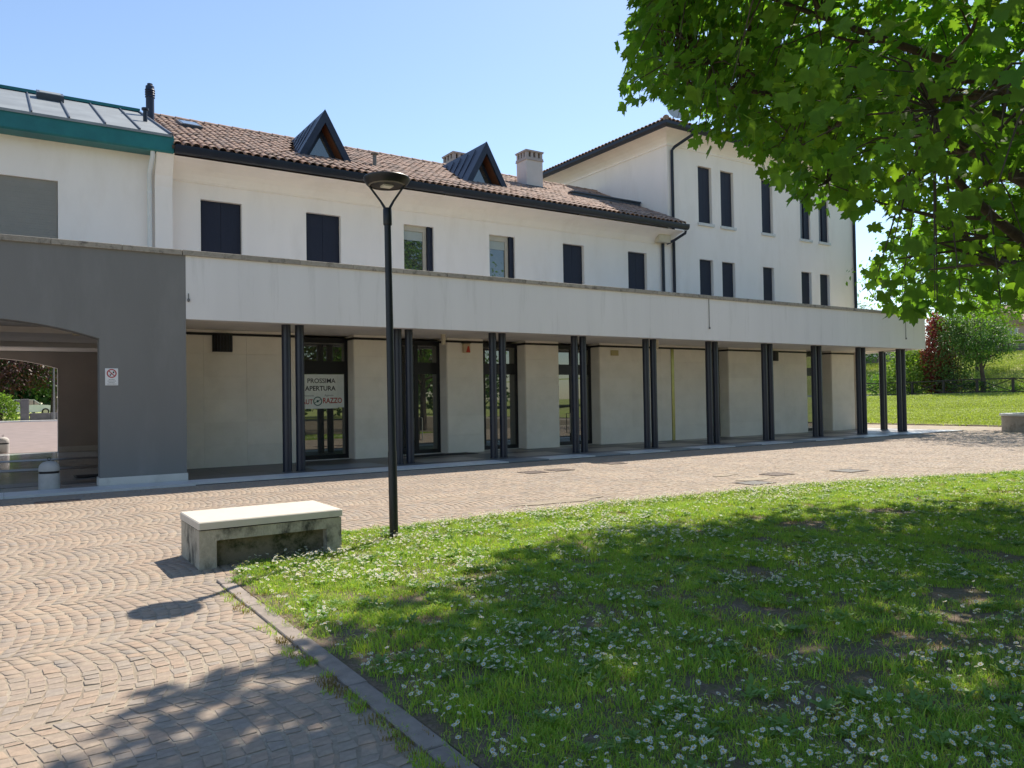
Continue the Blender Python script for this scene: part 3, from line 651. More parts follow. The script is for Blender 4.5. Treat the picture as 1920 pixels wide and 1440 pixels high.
# ---- dormers
for xc in DORM:
    hw = (DZ-roofz(DY))/1.83; yb = EY+(DZ-EZ)/SL
    m = MB()
    for s in (-1, 1):
        A, B, C_ = (xc, DY-.06, DZ+.05), (xc, yb+.1, DZ+.05), (xc+s*(hw+.05), DY-.06, roofz(DY)-.02); a, b_, c_ = [(p[0], p[1], p[2]-.09) for p in (A, B, C_)]
        m.add([A, B, C_, a, b_, c_], [(0, 2, 1), (3, 4, 5), (0, 3, 5, 2), (2, 5, 4, 1)])
        for k in range(1, 6):
            yy = DY-.06+k*(yb-DY)/6.2; zr = roofz(yy); xe = (DZ-zr)/1.83
            p0 = Vector((xc+s*.10, yy, DZ-.10)); p1 = Vector((xc+s*(xe), yy, zr+.05)); nrm = Vector((s*.88, 0, .48)); t = Vector((0, .012, 0))
            m.add([p0-t, p0+t, p1+t, p1-t, p0-t+nrm*.022, p0+t+nrm*.022, p1+t+nrm*.022, p1-t+nrm*.022], [(4, 5, 6, 7), (0, 1, 5, 4), (1, 2, 6, 5), (2, 3, 7, 6), (3, 0, 4, 7)])
    d = m.build('dormer', 'navy_roof', bldg)
    def tri(hwf, zb, zt): return [(xc-hwf, zb), (xc+hwf, zb), (xc, zt)]
    m = MB(); zb = roofz(DY)-.02; k1 = .76                        # deep barge boards
    o_, i_ = tri(hw+.05, zb, DZ+.06), tri((hw+.05)*.74, zb, zb+(DZ+.06-zb)*.74)
    for y0, y1 in ((DY-.10, DY-.02),):
        vs = [(p[0], y0, p[1]) for p in (o_[0], o_[2], o_[1], i_[1], i_[2], i_[0])]+[(p[0], y1, p[1]) for p in (o_[0], o_[2], o_[1], i_[1], i_[2], i_[0])]
        m.add(vs, [(0, 1, 4, 5), (1, 2, 3, 4), (6, 11, 10, 7), (7, 10, 9, 8), (0, 6, 7, 1), (1, 7, 8, 2), (5, 4, 10, 11), (4, 3, 9, 10)])
    m.build('barge_board', 'navy_roof', d)
    m = MB()
    for s in (-1, 1):
        m.quad((xc+s*(hw+.05)*.74, DY-.02, zb), (xc, DY-.02, zb+(DZ+.06-zb)*.74), (xc, DY+.55, zb+(DZ+.06-zb)*.70), (xc+s*(hw+.05)*.70, DY+.55, zb))
    m.build('lining', 'wood', d)
    t_ = tri((hw+.05)*.73, zb+.1, zb+(DZ+.06-zb)*.72); MB().prism(t_, 'y', DY+.30, DY+.32).build('window_surround', 'navy_roof', d)
    t_ = tri((hw+.05)*.46, zb+.14, zb+.12+(DZ+.06-zb)*.47); MB().prism(t_, 'y', DY+.285, DY+.296).build('pane', 'dormer_glass', d)
    MB().box(xc-hw*.78, xc+hw*.78, DY-.04, DY+.30, zb-.02, zb+.10).build('apron', 'navy_roof', d)
# ---- chimneys
def chimney(x0, x1, y0, y1, z0, z1):
    c = MB().box(x0, x1, y0, y1, z0, z1-.40).build('chimney', 'chimney_plaster', bldg)
    m = MB(); m.box(x0-.03, x1+.03, y0-.03, y1+.03, z1-.40, z1-.36); m.box(x0-.02, x1+.02, y0-.02, y1+.02, z1-.36, z1-.30)
    for xa in np.linspace(x0, x1-.10, 4):
        for ya in (y0, y1-.10): m.box(xa, xa+.10, ya, ya+.10, z1-.30, z1-.11)
    for ya in np.linspace(y0, y1-.10, 4)[1:-1]:
        for xa in (x0, x1-.10): m.box(xa, xa+.10, ya, ya+.10, z1-.30, z1-.11)
    m.box(x0-.03, x1+.03, y0-.03, y1+.03, z1-.11, z1-.06); cx, cy = (x0+x1)/2, (y0+y1)/2
    m.add([(x0-.05, y0-.05, z1-.06), (x1+.05, y0-.05, z1-.06), (x1+.05, y1+.05, z1-.06), (x0-.05, y1+.05, z1-.06), (cx, cy, z1+.08)], [(0, 1, 4), (1, 2, 4), (2, 3, 4), (3, 0, 4), (3, 2, 1, 0)])
    m.build('cap', 'chimney_cap', c); MB().box(x0+.12, x1-.12, y0+.12, y1-.12, z1-.31, z1-.12).build('flue_core', 'black_trim', c)
chimney(15.25, 15.94, 22.0, 22.62, 8.7, 10.36); chimney(13.72, 14.42, 24.45, 25.25, 9.2, 10.72)
MB().box(15.16, 16.03, 21.9, 22.72, roofz(21.9)-.05, roofz(21.9)+.14).build('chimney_flashing', 'dark_seam', bldg)
m = MB(); m.lathe([(.105, 0), (.105, .62), (.125, .63), (.11, .68), (.13, .70), (.11, .74), (.13, .76), (.11, .80), (.13, .82), (.11, .86), (.11, .93), (.07, .96), (.07, 1.0)], (3.3, 22.4, 9.2), 14); m.build('flue_pipe', ['navy_roof'], bldg, 35)

# ================================================================== THREE STOREY BUILDING
tall = thing('corner_building', (25.7, 20, 0), 'white three storey block with tall narrow navy shuttered windows', 'building')
TX0, TX1, TYB = 20.03, 31.4, 31.0
WU = [(21.61, 22.34), (22.83, 23.56), (25.2, 25.88), (27.62, 28.29), (28.87, 29.54)]
m = MB(); wall_front(m, TX0, TX1, 4.1, 10.75, YU, .24, [(a, c, 8.05, 10.19) for a, c in WU]+[(a, c, 5.0, 6.70) for a, c in WU])
m.quad((TX0, YU, 4.1), (TX0, YU, 10.75), (TX0, TYB, 10.75), (TX0, TYB, 4.1)); m.quad((TX1, YU, 0), (TX1, TYB, 0), (TX1, TYB, 10.75), (TX1, YU, 10.75)); m.quad((TX0, TYB, 0), (TX0, TYB, 10.75), (TX1, TYB, 10.75), (TX1, TYB, 0))
m.box(TX0+.02, TX1-.02, YU+.25, YU+.35, 4.1, 10.75); m.build('wall', 'white_plaster', tall)
def around(off): return [(TX0-off, TYB+off), (TX0-off, YU-off), (TX1+off, YU-off), (TX1+off, TYB+off)]
prof = [(.025, 10.68), (.025, 10.72), (.0, 10.75), (.04, 10.83), (.13, 10.93), (.28, 11.02), (.46, 11.08), (.60, 11.10)]
m = MB()
for (o0, z0), (o1, z1) in zip(prof[:-1], prof[1:]):
    A, B = around(o0+.004), around(o1+.004)
    for i in range(3): m.quad((*A[i], z0), (*A[i+1], z0), (*B[i+1], z1), (*B[i], z1))
A, B = around(-.01), around(.029)
for i in range(3): m.quad((*A[i], 10.68), (*A[i+1], 10.68), (*B[i+1], 10.68), (*B[i], 10.68))
m.build('flared_eave', 'white_plaster', tall)
m = MB(); lo = [(.58, 11.08), (.66, 11.10), (.70, 11.18), (.70, 11.28), (.56, 11.28)]
for (o0, z0), (o1, z1) in zip(lo[:-1], lo[1:]):
    A, B = around(o0), around(o1)
    for i in range(3): m.quad((*A[i], z0), (*A[i+1], z0), (*B[i+1], z1), (*B[i], z1))
m.build('gutter', 'gutter_metal', tall)
m = MB(); A = around(.66); pk = [(25.7, 25.7), (25.7, 25.7)]; zt = 11.27+.36*6.3
c4 = [(TX0-.66, YU-.66), (TX1+.66, YU-.66), (TX1+.66, TYB+.66), (TX0-.66, TYB+.66)]
m.add([(*p, 11.27) for p in c4]+[(25.7, 25.5, zt)], [(0, 1, 4), (1, 2, 4), (2, 3, 4), (3, 0, 4), (3, 2, 1, 0)]); roof3 = m.build('roof', 'tile_bed', tall)
t3 = math.atan(.36); c_, s_ = math.cos(t3), math.sin(t3); P = [(TX0-.70+.005, y, 11.29) for y in np.arange(19.5, 29, .2015)]
tile_field(roof3, P, np.array([[0, c_, -s_], [-1, 0, 0], [0, s_, c_]]).T.T if False else np.array([[0, c_, -s_], [-1, 0, 0], [0, s_, c_]]), len(P))
P = [(x, YU-.70+.005, 11.29) for x in np.arange(19.5, 32, .2015)]
tile_field(roof3, P, np.array([[1, 0, 0], [0, c_, -s_], [0, s_, c_]]), len(P))
m = MB(); m.tube([(TX0-.62, YU-.62, 11.36), (TX0+1.2, YU+1.2, 11.36+1.8*.36)], .12, 10); m.build('hip_tiles', 'roof_tile', roof3, 40, tint=.2)
m = MB(); m.tube([(20.75, 19.36, 11.1), (20.72, 19.4, 11.0), (20.28, 19.85, 10.62), (20.22, 19.93, 10.5), (20.22, 19.93, 4.1)], .055, 10); m.build('downpipe', 'gutter_metal', tall, 40)
m = MB(); m.tube([(31.30, 19.93, 11.0), (31.30, 19.93, 4.1)], .06, 10); m.build('downpipe', 'gutter_metal', tall, 40)
for i, (a, c) in enumerate(WU):
    if i < 3: w_ = shutters(tall, a, c, 8.05, 10.19, YU, 2)
    else:                                           # upper pair at the right: pale curtain left, shutter right
        fr = MB(); y0 = YU+.10; mx = a+(c-a)*.5
        fr.box(a, a+.03, y0, y0+.07, 8.05, 10.19); fr.box(a+.03, mx, y0, y0+.07, 10.13, 10.19); fr.box(a+.03, mx, y0, y0+.07, 8.05, 8.09); fr.box(mx, c, y0-.03, y0+.07, 8.05, 10.19)
        w_ = fr.build('window', 'navy_shutter', tall)
        MB().box(a+.03, mx, y0+.05, y0+.056, 8.09, 10.13).build('curtain', 'pale_blind', w_)
        MB().box(a+.03, a+.03+(mx-a)*.45, y0+.03, y0+.036, 8.09, 10.13).build('pane', 'dark_glass', w_)
    m = MB(); m.box(a-.06, c+.06, YU-.07, YU+.05, 7.95, 8.05); m.build('sill', 'light_stone', w_, tint=.5)
    shutters(tall, a, c, 5.0, 6.70, YU, 1)
# satellite dish on the roof corner
t = thing('satellite_dish', (20.75, 20.5, 11.5), 'pale satellite dish on the tiled corner of the tall block', 'satellite dish')
m = MB(); ax = Vector((-.25, -.92, .28)).normalized(); u = ax.cross(Vector((0, 0, 1))).normalized(); v_ = u.cross(ax); cc = Vector((20.85, 20.3, 12.22)); vs = [cc-ax*.07]; fs = []
for r, d in ((.12, -.06), (.25, -.03), (.36, .0), (.37, .0)):
    vs += [cc+(u*math.cos(2*math.pi*k/20)+v_*math.sin(2*math.pi*k/20))*r+ax*d for k in range(20)]
fs += [(0, 1+k, 1+(k+1) % 20) for k in range(20)]
for j in range(3): fs += [(1+j*20+k, 1+j*20+(k+1) % 20, 21+j*20+(k+1) % 20, 21+j*20+k) for k in range(20)]
m.add(vs, fs); m.build('reflector', 'dish_grey', t, 40)
MB().tube([cc-ax*.07, cc-ax*.16, (20.8, 20.5, 11.5)], .022, 8).build('mast', 'grate_grey', t, 40); MB().tube([cc-v_*.36, cc+ax*.38-v_*.05], .012, 6).build('feed_arm', 'grate_grey', t)

# ================================================================== LEFT BUILDING (grey arch below, teal eave above)
left = thing('arch_building', (-2, 17.03, 0), 'dark grey arched passage building with teal eave and metal roof', 'building')
ACX, AHW, ARZ, ASP = -.55, 2.12, 3.26, .34
RAD = AHW*AHW/(2*ASP)+ASP/2
def arch_z(x): return ARZ-RAD+math.sqrt(RAD*RAD-(x-ACX)**2)
def arch_wall(y0, y1, xl, xr, z1):
    m = MB(); xs = np.linspace(ACX-AHW, ACX+AHW, 33)
    for y, fl in ((y0, 1), (y1, -1)):
        m.quad((xl, y, 0), (ACX-AHW, y, 0), (ACX-AHW, y, z1), (xl, y, z1)); m.quad((ACX+AHW, y, 0), (xr, y, 0), (xr, y, z1), (ACX+AHW, y, z1))
        for a, c in zip(xs[:-1], xs[1:]): m.quad((a, y, arch_z(a)), (c, y, arch_z(c)), (c, y, z1), (a, y, z1))
    for a, c in zip(xs[:-1], xs[1:]): m.quad((a, y0, arch_z(a)), (a, y1, arch_z(a)), (c, y1, arch_z(c)), (c, y0, arch_z(c)))
    for x in (ACX-AHW, ACX+AHW): m.quad((x, y0, 0), (x, y1, 0), (x, y1, arch_z(x)), (x, y0, arch_z(x)))
    for x in (xl, xr): m.quad((x, y0, 0), (x, y1, 0), (x, y1, z1), (x, y0, z1))
    m.quad((xl, y0, z1), (xr, y0, z1), (xr, y1, z1), (xl, y1, z1)); return m
arch_wall(17.03, 17.42, -9, 3.16, 4.69).build('arch_wall', 'grey_plaster', left)
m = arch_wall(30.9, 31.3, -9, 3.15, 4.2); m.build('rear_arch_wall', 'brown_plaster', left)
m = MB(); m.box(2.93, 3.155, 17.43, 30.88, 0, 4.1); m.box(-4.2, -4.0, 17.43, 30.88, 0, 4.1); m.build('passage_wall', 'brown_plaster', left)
m = MB(); m.box(-4.0, 2.925, 17.43, 30.88, 3.5, 4.1); m.build('passage_ceiling', 'soffit_plaster', left)
for yb in (21.5, 26.5): MB().box(-4.0, 2.925, yb, yb+.35, 3.36, 3.498).build('ceiling_beam', 'soffit_plaster', left)
m = MB(); m.box(1.545, 3.175, 17.0, 17.028, .03, .19); m.box(1.545, 1.569, 17.029, 17.44, .03, .19); m.build('plinth', 'light_stone', left, tint=.4)
m = MB(); m.box(1.58, 2.92, 30.85, 30.898, .03, .22); m.box(2.88, 2.928, 17.45, 30.84, .03, .2); m.build('inner_plinth', 'light_stone', left, tint=.5)
pf = MB().box(-4.0, 3.15, 16.96, 31.5, -.05, .02).build('passage_floor', 'polished_marble', left)
for y0, y1, mm in ((18.1, 18.9, 'floor_dark'), (22.5, 23.3, 'floor_dark'), (26.5, 27.3, 'floor_dark')): MB().box(-3.9, 2.86, y0, y1, .0, .026).build('floor_band', mm, pf, tint=.5)
x = -9
while x < 3.05:
    ln = min(1.22, 3.09-x)
    if 3.09-x-ln < .4: ln = 3.09-x
    MB().cbox(x+.003, x+ln-.003, 16.985, 17.47, 4.691, 4.80+random.uniform(-.004, .004), .008).build('coping_stone', 'coping_stone', left, tint=random.random()); x += ln
MB().box(-9, 3.15, 17.47, 20.4, 4.0, 4.25).build('terrace_slab', 'soffit_plaster', left)
LY = 19.72
m = MB(); wall_front(m, -9, 3.36, 4.1, 7.6, LY, .2, [(-3, 1.02, 4.4, 6.60)])
m.quad((3.36, LY, 4.1), (3.36, 21, 4.1), (3.36, 21, 7.6), (3.36, LY, 7.6)); m.build('wall', 'white_plaster', left); MB().box(-9, 3.3, 20.1, 20.2, 4.26, 7.6).build('inner_wall', 'white_plaster', left); MB().box(-9, 3.3, 27.5, 27.7, 4.1, 7.6).build('rear_wall', 'white_plaster', left)
m = MB(); m.prism([(LY-.003, 4.1), (LY-.1, 4.1), (LY-.1, 6.75), (LY-.15, 7.0), (LY-.40, 7.50), (LY-.003, 7.50)], 'x', 2.98, 3.362); m.build('end_pier', 'white_plaster', left)
m = MB()
for k in range(40): m.box(-2.99, 1.01, LY+.05+.0012*(k % 2), LY+.1, 4.4+k*.055, 4.4+(k+1)*.055-.0008)
m.build('roller_shutter', 'roller_grey', left)
m = MB(); m.prism([(19.30, 7.47), (LY, 7.47), (LY, 7.55), (19.36, 7.55), (19.36, 7.88), (19.25, 7.88), (19.25, 7.50)], 'x', -9, 3.34); m.build('eave_fascia', 'teal_metal', left)
Z0, Y0_, Z1, Y1_ = 7.885, 19.22, 9.60, 23.0
m = MB(); m.add([(-9, Y0_, Z0), (3.30, Y0_, Z0), (3.12, Y1_, Z1), (-9, Y1_, Z1), (-9, 26.8, Z0), (3.3, 26.8, Z0)]+[(-9, Y0_, Z0-.06), (3.30, Y0_, Z0-.06), (3.12, Y1_, Z1-.06), (-9, Y1_, Z1-.06), (-9, 26.8, Z0-.06), (3.3, 26.8, Z0-.06)],
                [(0, 1, 2, 3), (3, 2, 5, 4), (0, 6, 7, 1), (1, 7, 8, 2), (2, 8, 11, 5), (6, 9, 8, 7), (9, 10, 11, 8)]); zr = m.build('roof', 'zinc_roof', left)
for k in range(16):
    x = 2.62-k*.70; p0 = Vector((x, Y0_, Z0)); p1 = Vector((x, Y1_, Z1)); nn = Vector((0, -.414, .91))*.035; t = Vector((.013, 0, 0))
    MB().add([p0-t, p0+t, p1+t, p1-t, p0-t+nn, p0+t+nn, p1+t+nn, p1-t+nn], [(4, 5, 6, 7), (0, 1, 5, 4), (1, 2, 6, 5), (2, 3, 7, 6), (3, 0, 4, 7)]).build('standing_seam', 'dark_seam', zr)
m = MB(); m.box(-9, 3.12, Y1_-.12, Y1_+.12, Z1-.03, Z1+.05); m.build('ridge_cap', 'teal_metal', zr)
m = MB(); p0, p1 = Vector((3.28, Y0_, Z0)), Vector((3.1, Y1_, Z1)); m.tube([p0, p1], .045, 6); m.build('verge_trim', 'dark_seam', zr)
roof_window(.7, 22.0, .58, .6, left, lambda y: Z0+(Z1-Z0)/(Y1_-Y0_)*(y-Y0_), math.atan((Z1-Z0)/(Y1_-Y0_)), ('dark_seam', 'zinc_roof'))
m = MB(); m.lathe([(.05, -.1), (.05, .28), (.085, .29), (.085, .34)], (2.98, 21.0, Z0+.45*1.78), 12); m.build('vent_pipe', 'gutter_metal', left, 40)
m = MB(); m.tube([(2.9, LY-.36, 7.5), (2.9, LY-.36, 7.38), (2.87, LY-.16, 7.1), (2.87, LY-.07, 6.98), (2.87, LY-.07, 4.2)], .052, 10); m.lathe([(.06, 0), (.06, .05)], (2.87, LY-.07, 6.55), 10); m.build('downpipe', 'white_pipe', left, 40)

# ================================================================== FITTINGS ON WALLS
ring_lamp(10.25, 19.0, 3.429, 'cream cylinder downlight under the portico beside the second door')
ring_lamp(17.6, 18.2, 3.429, 'cream cylinder downlight under the portico beside the fifth column pair')
ring_lamp(1.42, 20.6, 3.5, 'cream cylinder downlight hanging inside the grey arched passage', .25, .075)
def sconce(x0, x1, z0, z1, lab):
    t = thing('wall_lantern', ((x0+x1)/2, YW, z0), lab, 'wall light', 'black half round wall boxes')
    xc, r = (x0+x1)/2, (x1-x0)/2; pts = [(xc-r*math.cos(a), YW-.002-.75*r*math.sin(a)) for a in np.linspace(0, math.pi, 13)]
    m = MB(); m.prism(pts, 'z', z0, z1); m.build('shade', 'black_trim', t, 40)
    m = MB()
    for k in range(9):
        a = math.pi*(k+1)/10; m.tube([(xc-r*1.02*math.cos(a), YW-.75*r*1.02*math.sin(a), z0+.01), (xc-r*1.02*math.cos(a), YW-.75*r*1.02*math.sin(a), z1-.03)], .006, 5)
    m.build('ribs', 'navy_metal', t)
sconce(4.30, 4.78, 2.89, 3.33, 'black half round box high on the stone wall beside the grey wall')
sconce(25.4, 25.86, 2.95, 3.33, 'black half round box high on the wall behind the seventh column pair')
t = thing('alarm_box', (11.5, YW, 3.0), 'beige alarm siren box with a red triangle on the third pier', 'alarm')
m = MB(); m.cbox(11.39, 11.62, YW-.09, YW-.002, 3.0, 3.28, .012); m.build('case', 'alarm_beige', t)
m = MB(); m.prism([(11.47, 3.015), (11.615, 3.015), (11.57, 3.2), (11.53, 3.2)], 'y', YW-.098, YW-.0905); m.build('red_lens', 'alarm_red', t)
MB().cbox(11.36, 11.64, YW-.11, YW-.002, 3.281, 3.298, .004).build('hood', 'black_trim', t)
o = MB().cbox(17.15, 17.48, YW-.045, YW-.002, 3.02, 3.2, .008).build('wall_plate', 'yellow_plate'); tag(o, 'small cream yellow emergency light box on the wide stone wall', 'wall plate')
for x0, x1, y0, y1, lab in ((9.45, 11.45, 19.3, 19.93, 'dark door mat in front of the second shop door'), (1.35, 2.6, 19.4, 20.0, 'dark rubber mat on the floor of the arched passage')):
    t = thing('door_mat', ((x0+x1)/2, (y0+y1)/2, .03), lab, 'door mat', 'dark mats'); MB().cbox(x0, x1, y0, y1, .0375, .050, .004).build('pile', 'rubber_mat', t)
    m = MB(); e = .04
    for q in ((x0-e, x1+e, y0-e, y0-.001), (x0-e, x1+e, y1+.001, y1+e), (x0-e, x0-.001, y0, y1), (x1+.001, x1+e, y0, y1)): m.box(*q, .0375, .046)
    m.build('edge', 'black_trim', t)
# prohibition sign on the grey wall
t = thing('wall_sign', (1.78, 17.03, 2.0), 'white notice with a red prohibition ring on the dark grey wall', 'sign')
MB().cbox(1.665, 1.895, 17.018, 17.0285, 2.0, 2.335, .003).build('board', 'sign_white', t)
m = MB(); cx, cz, ya = 1.78, 2.235, 17.0165
def ring(m, cx, cz, y, r0, r1, n=32):
    vs = [(cx+r*math.cos(2*math.pi*k/n), y, cz+r*math.sin(2*math.pi*k/n)) for r in (r0, r1) for k in range(n)]; m.add(vs, [(k, (k+1) % n, n+(k+1) % n, n+k) for k in range(n)])
ring(m, cx, cz, ya, .066, .088); a = .062; wv = .009
m.quad((cx-a-wv*.7, ya-.0006, cz+a-wv*.7), (cx-a+wv*.7, ya-.0006, cz+a+wv*.7), (cx+a+wv*.7, ya-.0006, cz-a+wv*.7), (cx+a-wv*.7, ya-.0006, cz-a-wv*.7)); m.build('prohibition_ring', 'sign_red', t)
m = MB()
m.box(cx-.035, cx-.012, ya-.0003, ya, cz-.045, cz-.02); m.box(cx-.02, cx+.02, ya-.0003, ya, cz-.02, cz-.005); m.box(cx+.02, cx+.045, ya-.0003, ya, cz+.005, cz+.04); m.build('pictogram', 'sign_black', t)
m = MB()
for k, (wd, zz) in enumerate(((.10, 2.115), (.15, 2.085), (.11, 2.055), (.17, 2.025))):
    x = cx-wd/2
    while x < cx+wd/2: l_ = random.uniform(.012, .03); m.box(x, min(x+l_, cx+wd/2), ya-.0003, ya, zz-.006, zz+.006); x += l_+.006
m.build('small_print', 'sign_grey', t)
# poster behind the first shop door
t = thing('shop_poster', (7.3, 20.4, 1.43), 'pale green opening notice with red lettering in the first shop door', 'poster')
MB().box(6.49, 7.70, YR_+.018, YR_+.0225, 1.43, 2.36).build('sheet', 'poster', t); MB().box(7.703, 7.875, YR_+.018, YR_+.0225, 1.45, 2.36).build('side_strip', 'poster', t)
def text(s, x, z, size, m, parent, align='LEFT', bold=.012, sx=1., y=YR_+.016):
    c = bpy.data.curves.new('t', 'FONT'); c.body = s; c.size = size; c.align_x = align; c.offset = bold; c.extrude = .0006; c.resolution_u = 3
    o = bpy.data.objects.new('t', c); col.objects.link(o); bpy.context.view_layer.update(); dg = bpy.context.evaluated_depsgraph_get()
    me = bpy.data.meshes.new_from_object(o.evaluated_get(dg)); bpy.data.objects.remove(o); bpy.data.curves.remove(c)
    me.materials.clear(); me.materials.append(MATS[m]); off = wloc(parent)
    o = link('lettering', me, parent, (x-off.x, y-off.y, z-off.z)); o.rotation_euler = (math.pi/2, 0, 0); o.scale = (sx, 1, 1); return o
text('PROSSIMA', 7.63, 2.125, .178, 'poster_black', t, 'RIGHT', .0018, .98); text('APERTURA', 7.63, 1.92, .178, 'poster_black', t, 'RIGHT', .0035, .98)
text('Autoscuola', 7.02, 1.765, .06, 'sign_grey', t, 'RIGHT', .001); text('Agenzia', 7.32, 1.765, .07, 'sign_grey', t, 'LEFT', .001, 1.15)
text('AUT', 6.99, 1.555, .185, 'poster_red', t, 'RIGHT', .003, .82); text('RAZZO', 7.265, 1.575, .205, 'poster_red', t, 'LEFT', .0035, .80)
m = MB(); ring(m, 7.125, 1.63, YR_+.016, .10, .125); ring(m, 7.125, 1.63, YR_+.016, .0, .032, 16)
m.quad((7.03, YR_+.0165, 1.59), (7.035, YR_+.0165, 1.575), (7.22, YR_+.0165, 1.67), (7.215, YR_+.0165, 1.685)); m.build('wheel_emblem', 'poster_teal', t)

# ================================================================== STREET FURNITURE
# concrete bench with a pale stone seat
bench = thing('bench', (2.3, 8.33, 0), 'low concrete bench with clean white stone seat, mossy sides', 'bench')
bx0, bx1, by0, by1 = 1.57, 3.0, 7.90, 8.80
m = MB(); lw = .16; rc = .12
m.box(bx0, bx0+lw, by0, by1, -.02, .375); m.box(bx1-lw, bx1, by0, by1, -.02, .375); m.box(bx0+lw, bx1-lw, by0, by1, .27, .375)
base = m.build('base', 'concrete', bench)
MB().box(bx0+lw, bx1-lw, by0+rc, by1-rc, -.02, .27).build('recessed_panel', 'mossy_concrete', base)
MB().box(bx0+.02, bx1-.02, by0+.02, by1-.02, .375, .388).build('joint', 'black_trim', base)
m = MB(); m.cbox(bx0-.01, bx1+.01, by0-.02, by1+.01, .388, .462, .010); m.build('seat', 'bench_slab', bench)

# street lamp
lx, ly = 3.79, 8.3
lamp = thing('street_lamp', (lx, ly, 0), 'slender dark street lamp with flat disc head on a forked arm', 'street lamp')
m = MB(); m.lathe([(.051, -.1), (.051, 1.0), (.047, 1.02), (.039, 3.70)], (lx, ly, 0), 18); m.build('pole', 'lamp_metal', lamp, 40)
m = MB(); m.lathe([(.048, 3.66), (.051, 3.67), (.051, 3.845), (.042, 3.86)], (lx, ly, 0), 18); m.build('collar', 'lamp_metal', lamp, 40)
fa = R(33.4); fx, fy = math.cos(fa), -math.sin(fa)
for s in (-1, 1):
    pts = [(lx+s*fx*o, ly+s*fy*o, z) for o, z in ((.028, 3.80), (.034, 3.87), (.075, 3.94), (.20, 4.115), (.215, 4.16))]
    MB().tube(pts, [.019, .017, .0135, .0125, .013], 8).build('fork_arm', 'lamp_metal', lamp, 40)
hd = MB(); hd.lathe([(.215, 4.128), (.224, 4.124), (.245, 4.145), (.268, 4.185), (.270, 4.208), (.262, 4.218), (.10, 4.230), (.02, 4.236)], (lx, ly, 0), 40); h_ = hd.build('lamp_head', 'lamp_metal', lamp, 35)
m = MB(); ring_pts = 40; vs = [(lx+r*math.cos(2*math.pi*k/40), ly+r*math.sin(2*math.pi*k/40), z) for r, z in ((.216, 4.125), (.195, 4.118)) for k in range(40)]; m.add(vs, [(k, (k+1) % 40, 40+(k+1) % 40, 40+k) for k in range(40)]); m.build('rim', 'grate_grey', h_)
m = MB(); m.box(lx-.06, lx+.06, ly-.055, ly+.055, 4.108, 4.127); m.build('light_module', 'white_pipe', h_)
for nm in ('pole', 'collar'): pass
lamp.rotation_euler = (0, R(-.45), 0)

# bollards by the arched passage
def bollard(x, y, lab, s=1.):
    t = thing('bollard', (x, y, .02), lab, 'bollard', 'short round stone bollards')
    m = MB(); m.lathe([(.18*s, 0), (.18*s, .30*s)], (x, y, .02), 24); m.lathe([(.18*s, .345*s), (.18*s, .40*s), (.165*s, .46*s), (.12*s, .51*s), (.04*s, .535*s)], (x, y, .02), 24); m.build('body', 'bollard_stone', t, 40)
    MB().lathe([(.165*s, .298*s), (.165*s, .347*s)], (x, y, .02), 24).build('band', 'black_trim', t, 40)
    r_ = .028; pts = [(x+r_*math.cos(a), y, .02+.535*s+.045+r_*math.sin(a)) for a in np.linspace(0, 2*math.pi, 13)]
    m = MB(); m.tube(pts, .006, 6, cap=False); m.tube([(x, y, .02+.53*s), (x, y, .02+.535*s+.018)], .01, 6); m.build('ring', 'black_trim', t, 40)
bollard(.73, 17.35, 'stone bollard with dark band at the near mouth of the arch'); bollard(-.02, 31.9, 'cream stone bollard at the far mouth of the arch', 1.05); bollard(-1.9, 17.35, 'stone bollard left of the arch mouth')

# round stone planter at the right
PLX, PLY = 34.3, 13.8
t = thing('planter', (PLX, PLY, 0), 'round stone planter wall at the right edge of the square', 'planter')
m = MB(); m.lathe([(1.55, -.05), (1.55, .62), (1.25, .62), (1.25, .3)], (PLX, PLY, 0), 48); m.build('wall', 'planter_stone', t, 30)
for k in range(18):
    a0, a1 = 2*math.pi*k/18+.004, 2*math.pi*(k+1)/18-.004; aa = np.linspace(a0, a1, 4); vs = []
    for r, z in ((1.2, .62), (1.62, .62), (1.62, .70), (1.2, .70)): vs += [(PLX+r*math.cos(a), PLY+r*math.sin(a), z) for a in aa]
    fs = [(j*4+i, j*4+i+1, ((j+1) % 4)*4+i+1, ((j+1) % 4)*4+i) for j in range(4) for i in range(3)]+[(0, 4, 8, 12), (3, 15, 11, 7)]
    MB().add(vs, fs).build('coping_stone', 'light_stone', t, tint=random.random())
MB().lathe([(1.24, .4), (1.24, .5), (.2, .55)], (PLX, PLY, 0), 32).build('soil', 'soil', t)

# ================================================================== TREES
def leaf_outline():
    h = [(0, 1.0), (8, .80), (14, .84), (22, .60), (32, .70), (40, .76), (48, .96), (57, .72), (66, .70), (77, .52), (92, .56), (106, .66), (124, .44), (150, .24)]
    pts = [(r*math.sin(R(a)), r*math.cos(R(a))) for a, r in h]; pts += [(0, -.04)]+[(-x, y) for x, y in pts[::-1] if x > 1e-6]
    return pts
def maple_template(k=0):
    o = leaf_outline(); v = [(0, .12, 0)]; r = random.Random(k)
    c1, c2 = r.uniform(.05, .75), r.uniform(-.5, .4)
    for x, y in o: v.append((x, y, c1*abs(x)*.6-.35*c1*y*y+c2*x*.3))
    n = len(o); return np.array(v)*[1, 1, 1], np.array([(0, 1+i, 1+(i+1) % n) for i in range(n)])[:, ::-1]
def simple_template():
    v = np.array([(0, 0, 0), (.30, .35, .05), (.26, .7, .03), (0, 1, -.08), (-.26, .7, .03), (-.30, .35, .05)]); return v, np.array([(0, 1, 2), (0, 2, 3), (0, 3, 4), (0, 4, 5)])
